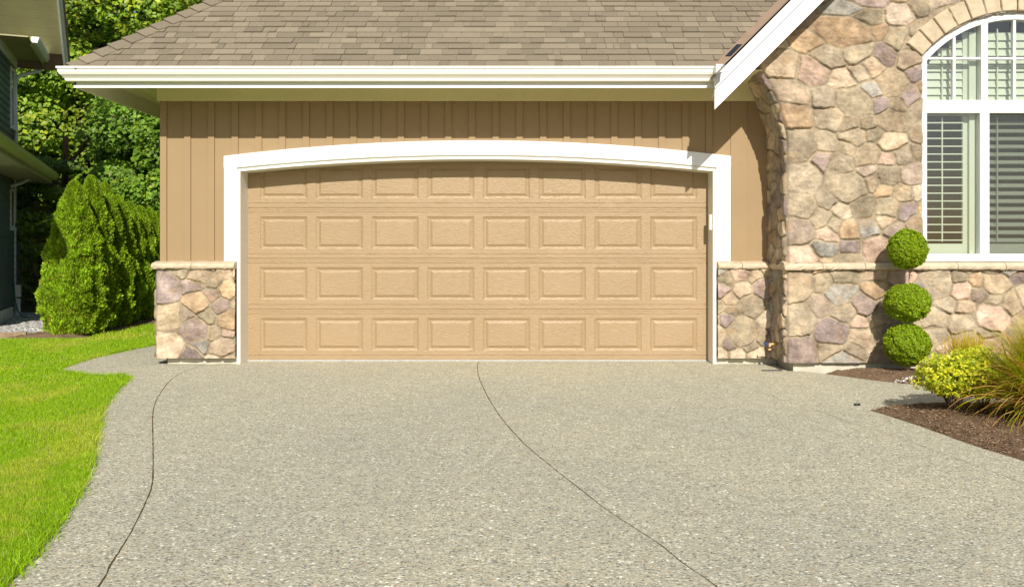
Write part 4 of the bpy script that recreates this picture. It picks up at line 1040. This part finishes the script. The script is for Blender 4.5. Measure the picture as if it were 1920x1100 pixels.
# skirt roof between the storeys
A = P(92, 338, 16.2)-C0; 
m_ = MB(); nbox(m_, -.25, 6.5, .0, .55, 2.42, 2.44); m_.build('lower_soffit', M['nsoffit'], NH)
m_ = MB(); nbox(m_, -.27, 6.5, .55, .57, 2.40, 2.56); nbox(m_, -.27, -.25, .0, .55, 2.40, 2.56); m_.build('lower_fascia', M['nsoffit'], NH)
k = N('neighbour gutter enamel'); k.set(.35, .5); k.col(k.ramp(k.noise(3, 3), [(.3, (.42, .44, .14)), (.7, (.48, .50, .18))])); M['ngut'] = k.m
m_ = MB(); m_.sweep([(0, 0), (.06, 0), (.10, .05), (.11, .11), (0, .11)], NP(-.30, .57, 2.46), NP(6.5, .57, 2.46), nv); m_.build('lower_gutter', M['ngut'], NH)
m_ = MB(); m_.hexa([NP(-.3, 0, 2.70), NP(6.5, 0, 2.70), NP(6.5, .66, 2.57), NP(-.3, .66, 2.57), NP(-.3, 0, 2.90), NP(6.5, 0, 2.90), NP(6.5, .66, 2.60), NP(-.3, .66, 2.60)]); m_.build('lower_roof', M['flash'], NH)
# upper eave
m_ = MB(); nbox(m_, -.46, 2.0, .0, .47, 4.56, 4.58); m_.build('upper_soffit', M['nsoffit'], NH)
m_ = MB(); m_.sweep([(0, 0), (.06, 0), (.10, .05), (.11, .11), (0, .11)], NP(-.46, .47, 4.55), NP(1.6, .47, 4.55), nv); nbox(m_, 1.60, 1.62, .47, .56, 4.56, 4.64); m_.build('upper_gutter', M['ntrim'], NH)
m_ = MB(); nbox(m_, -.48, -.46, 0, .5, 4.50, 4.66); nbox(m_, -.48, 1.6, .45, .47, 4.50, 4.66); m_.build('upper_fascia', M['nsoffit'], NH)
# rising gable soffit and rake above
m_ = MB()
for i in range(8):
    a = .30+i*.14; z = 4.66+(a-.30)*.84
    m_.hexa([NP(a, -.2, z), NP(a+.134, -.2, z+.1126), NP(a+.134, .80, z+.1126), NP(a, .80, z), NP(a, -.2, z+.02), NP(a+.134, -.2, z+.1326), NP(a+.134, .80, z+.1326), NP(a, .80, z+.02)])
m_.build('gable_soffit', M['nsoffit'], NH)
m_ = MB()
for (b0, b1, lo_, hi_) in ((.80, .83, -.10, .10), (.83, .87, -.02, .12)):
    m_.hexa([NP(.05, b0, 4.45+lo_), NP(1.35, b0, 5.54+lo_), NP(1.35, b1, 5.54+lo_), NP(.05, b1, 4.45+lo_), NP(.05, b0, 4.45+hi_), NP(1.35, b0, 5.54+hi_), NP(1.35, b1, 5.54+hi_), NP(.05, b1, 4.45+hi_)])
m_.build('rake_board', M['ntrim'], NH)
m_ = MB(); m_.hexa([NP(-.1, -3, 4.44), NP(1.4, -3, 5.72), NP(1.4, .9, 5.72), NP(-.1, .9, 4.44), NP(-.1, -3, 4.48), NP(1.4, -3, 5.76), NP(1.4, .9, 5.76), NP(-.1, .9, 4.48)]); m_.build('upper_roof', M['flash'], NH)
# downspouts
m_ = MB()
m_.tube([P(80, 128, 16.2), P(72, 134, 16.1), P(40, 141, 15.9), P(29, 150, 15.75), P(28.5, 168, 15.7), P(30, 283, 15.7)], .035, 8); m_.build('downspout', M['ntrim'], NH, True)
m_ = MB(); m_.tube([P(57, 326, 15.6), P(55, 335, 15.6), P(40, 343, 15.5), P(10, 352, 15.3), P(-20, 358, 15.1)], .03, 8); m_.build('downspout', M['ntrim'], NH, True); m_ = MB(); m_.tube([P(26, 297, 14.6), P(23, 305, 14.6), P(8, 312, 14.4), P(-15, 318, 14.2)], .03, 8); m_.build('downspout', M['ntrim'], NH, True)
m_ = MB(); m_.tube([NP(.06, .06, .32), NP(.06, .06, .0)], .05, 8); nbox(m_, -.02, .14, .03, .11, .35, .56); m_.build('drain_pipe', M['ntrim'], NH)
m_ = MB(); nbox(m_, .45, 1.6, .021, .05, .0, .20); m_.build('vent', M['ntrim'], NH)
# narrow grey fence panel behind the corner
FN = thing('grey_fence_panel', (-8.95, 6.9, 0), 'narrow grey board panel standing at the corner of the neighbouring house', 'fence')
for i in range(3):
    p = P(24+i*4.3, 550, 15.9); m_ = MB(); m_.box(p.x-.018, p.x+.019, p.y, p.y+.03, .40, 1.33-i*.012); m_.build('board', M['grey_wood'], FN, bevel=.003)
m_ = MB(); p = P(24, 550, 15.9); m_.box(p.x-.02, p.x+.11, p.y+.03, p.y+.06, 1.0, 1.06); m_.build('rail', M['grey_wood'], FN)
# hose
m_ = MB(); m_.tube([P(22, 540, 15.6), P(23, 531, 15.5), P(26, 535, 15.45), P(28, 560, 15.4), P(33, 582, 15.4), P(42, 594, 15.3), P(60, 596, 15.2)], .012, 7)
tag(m_.build('garden_hose', M['hose'], None, True), 'green garden hose hanging from the corner of the neighbouring house', 'hose')
bpy.context.view_layer.update()
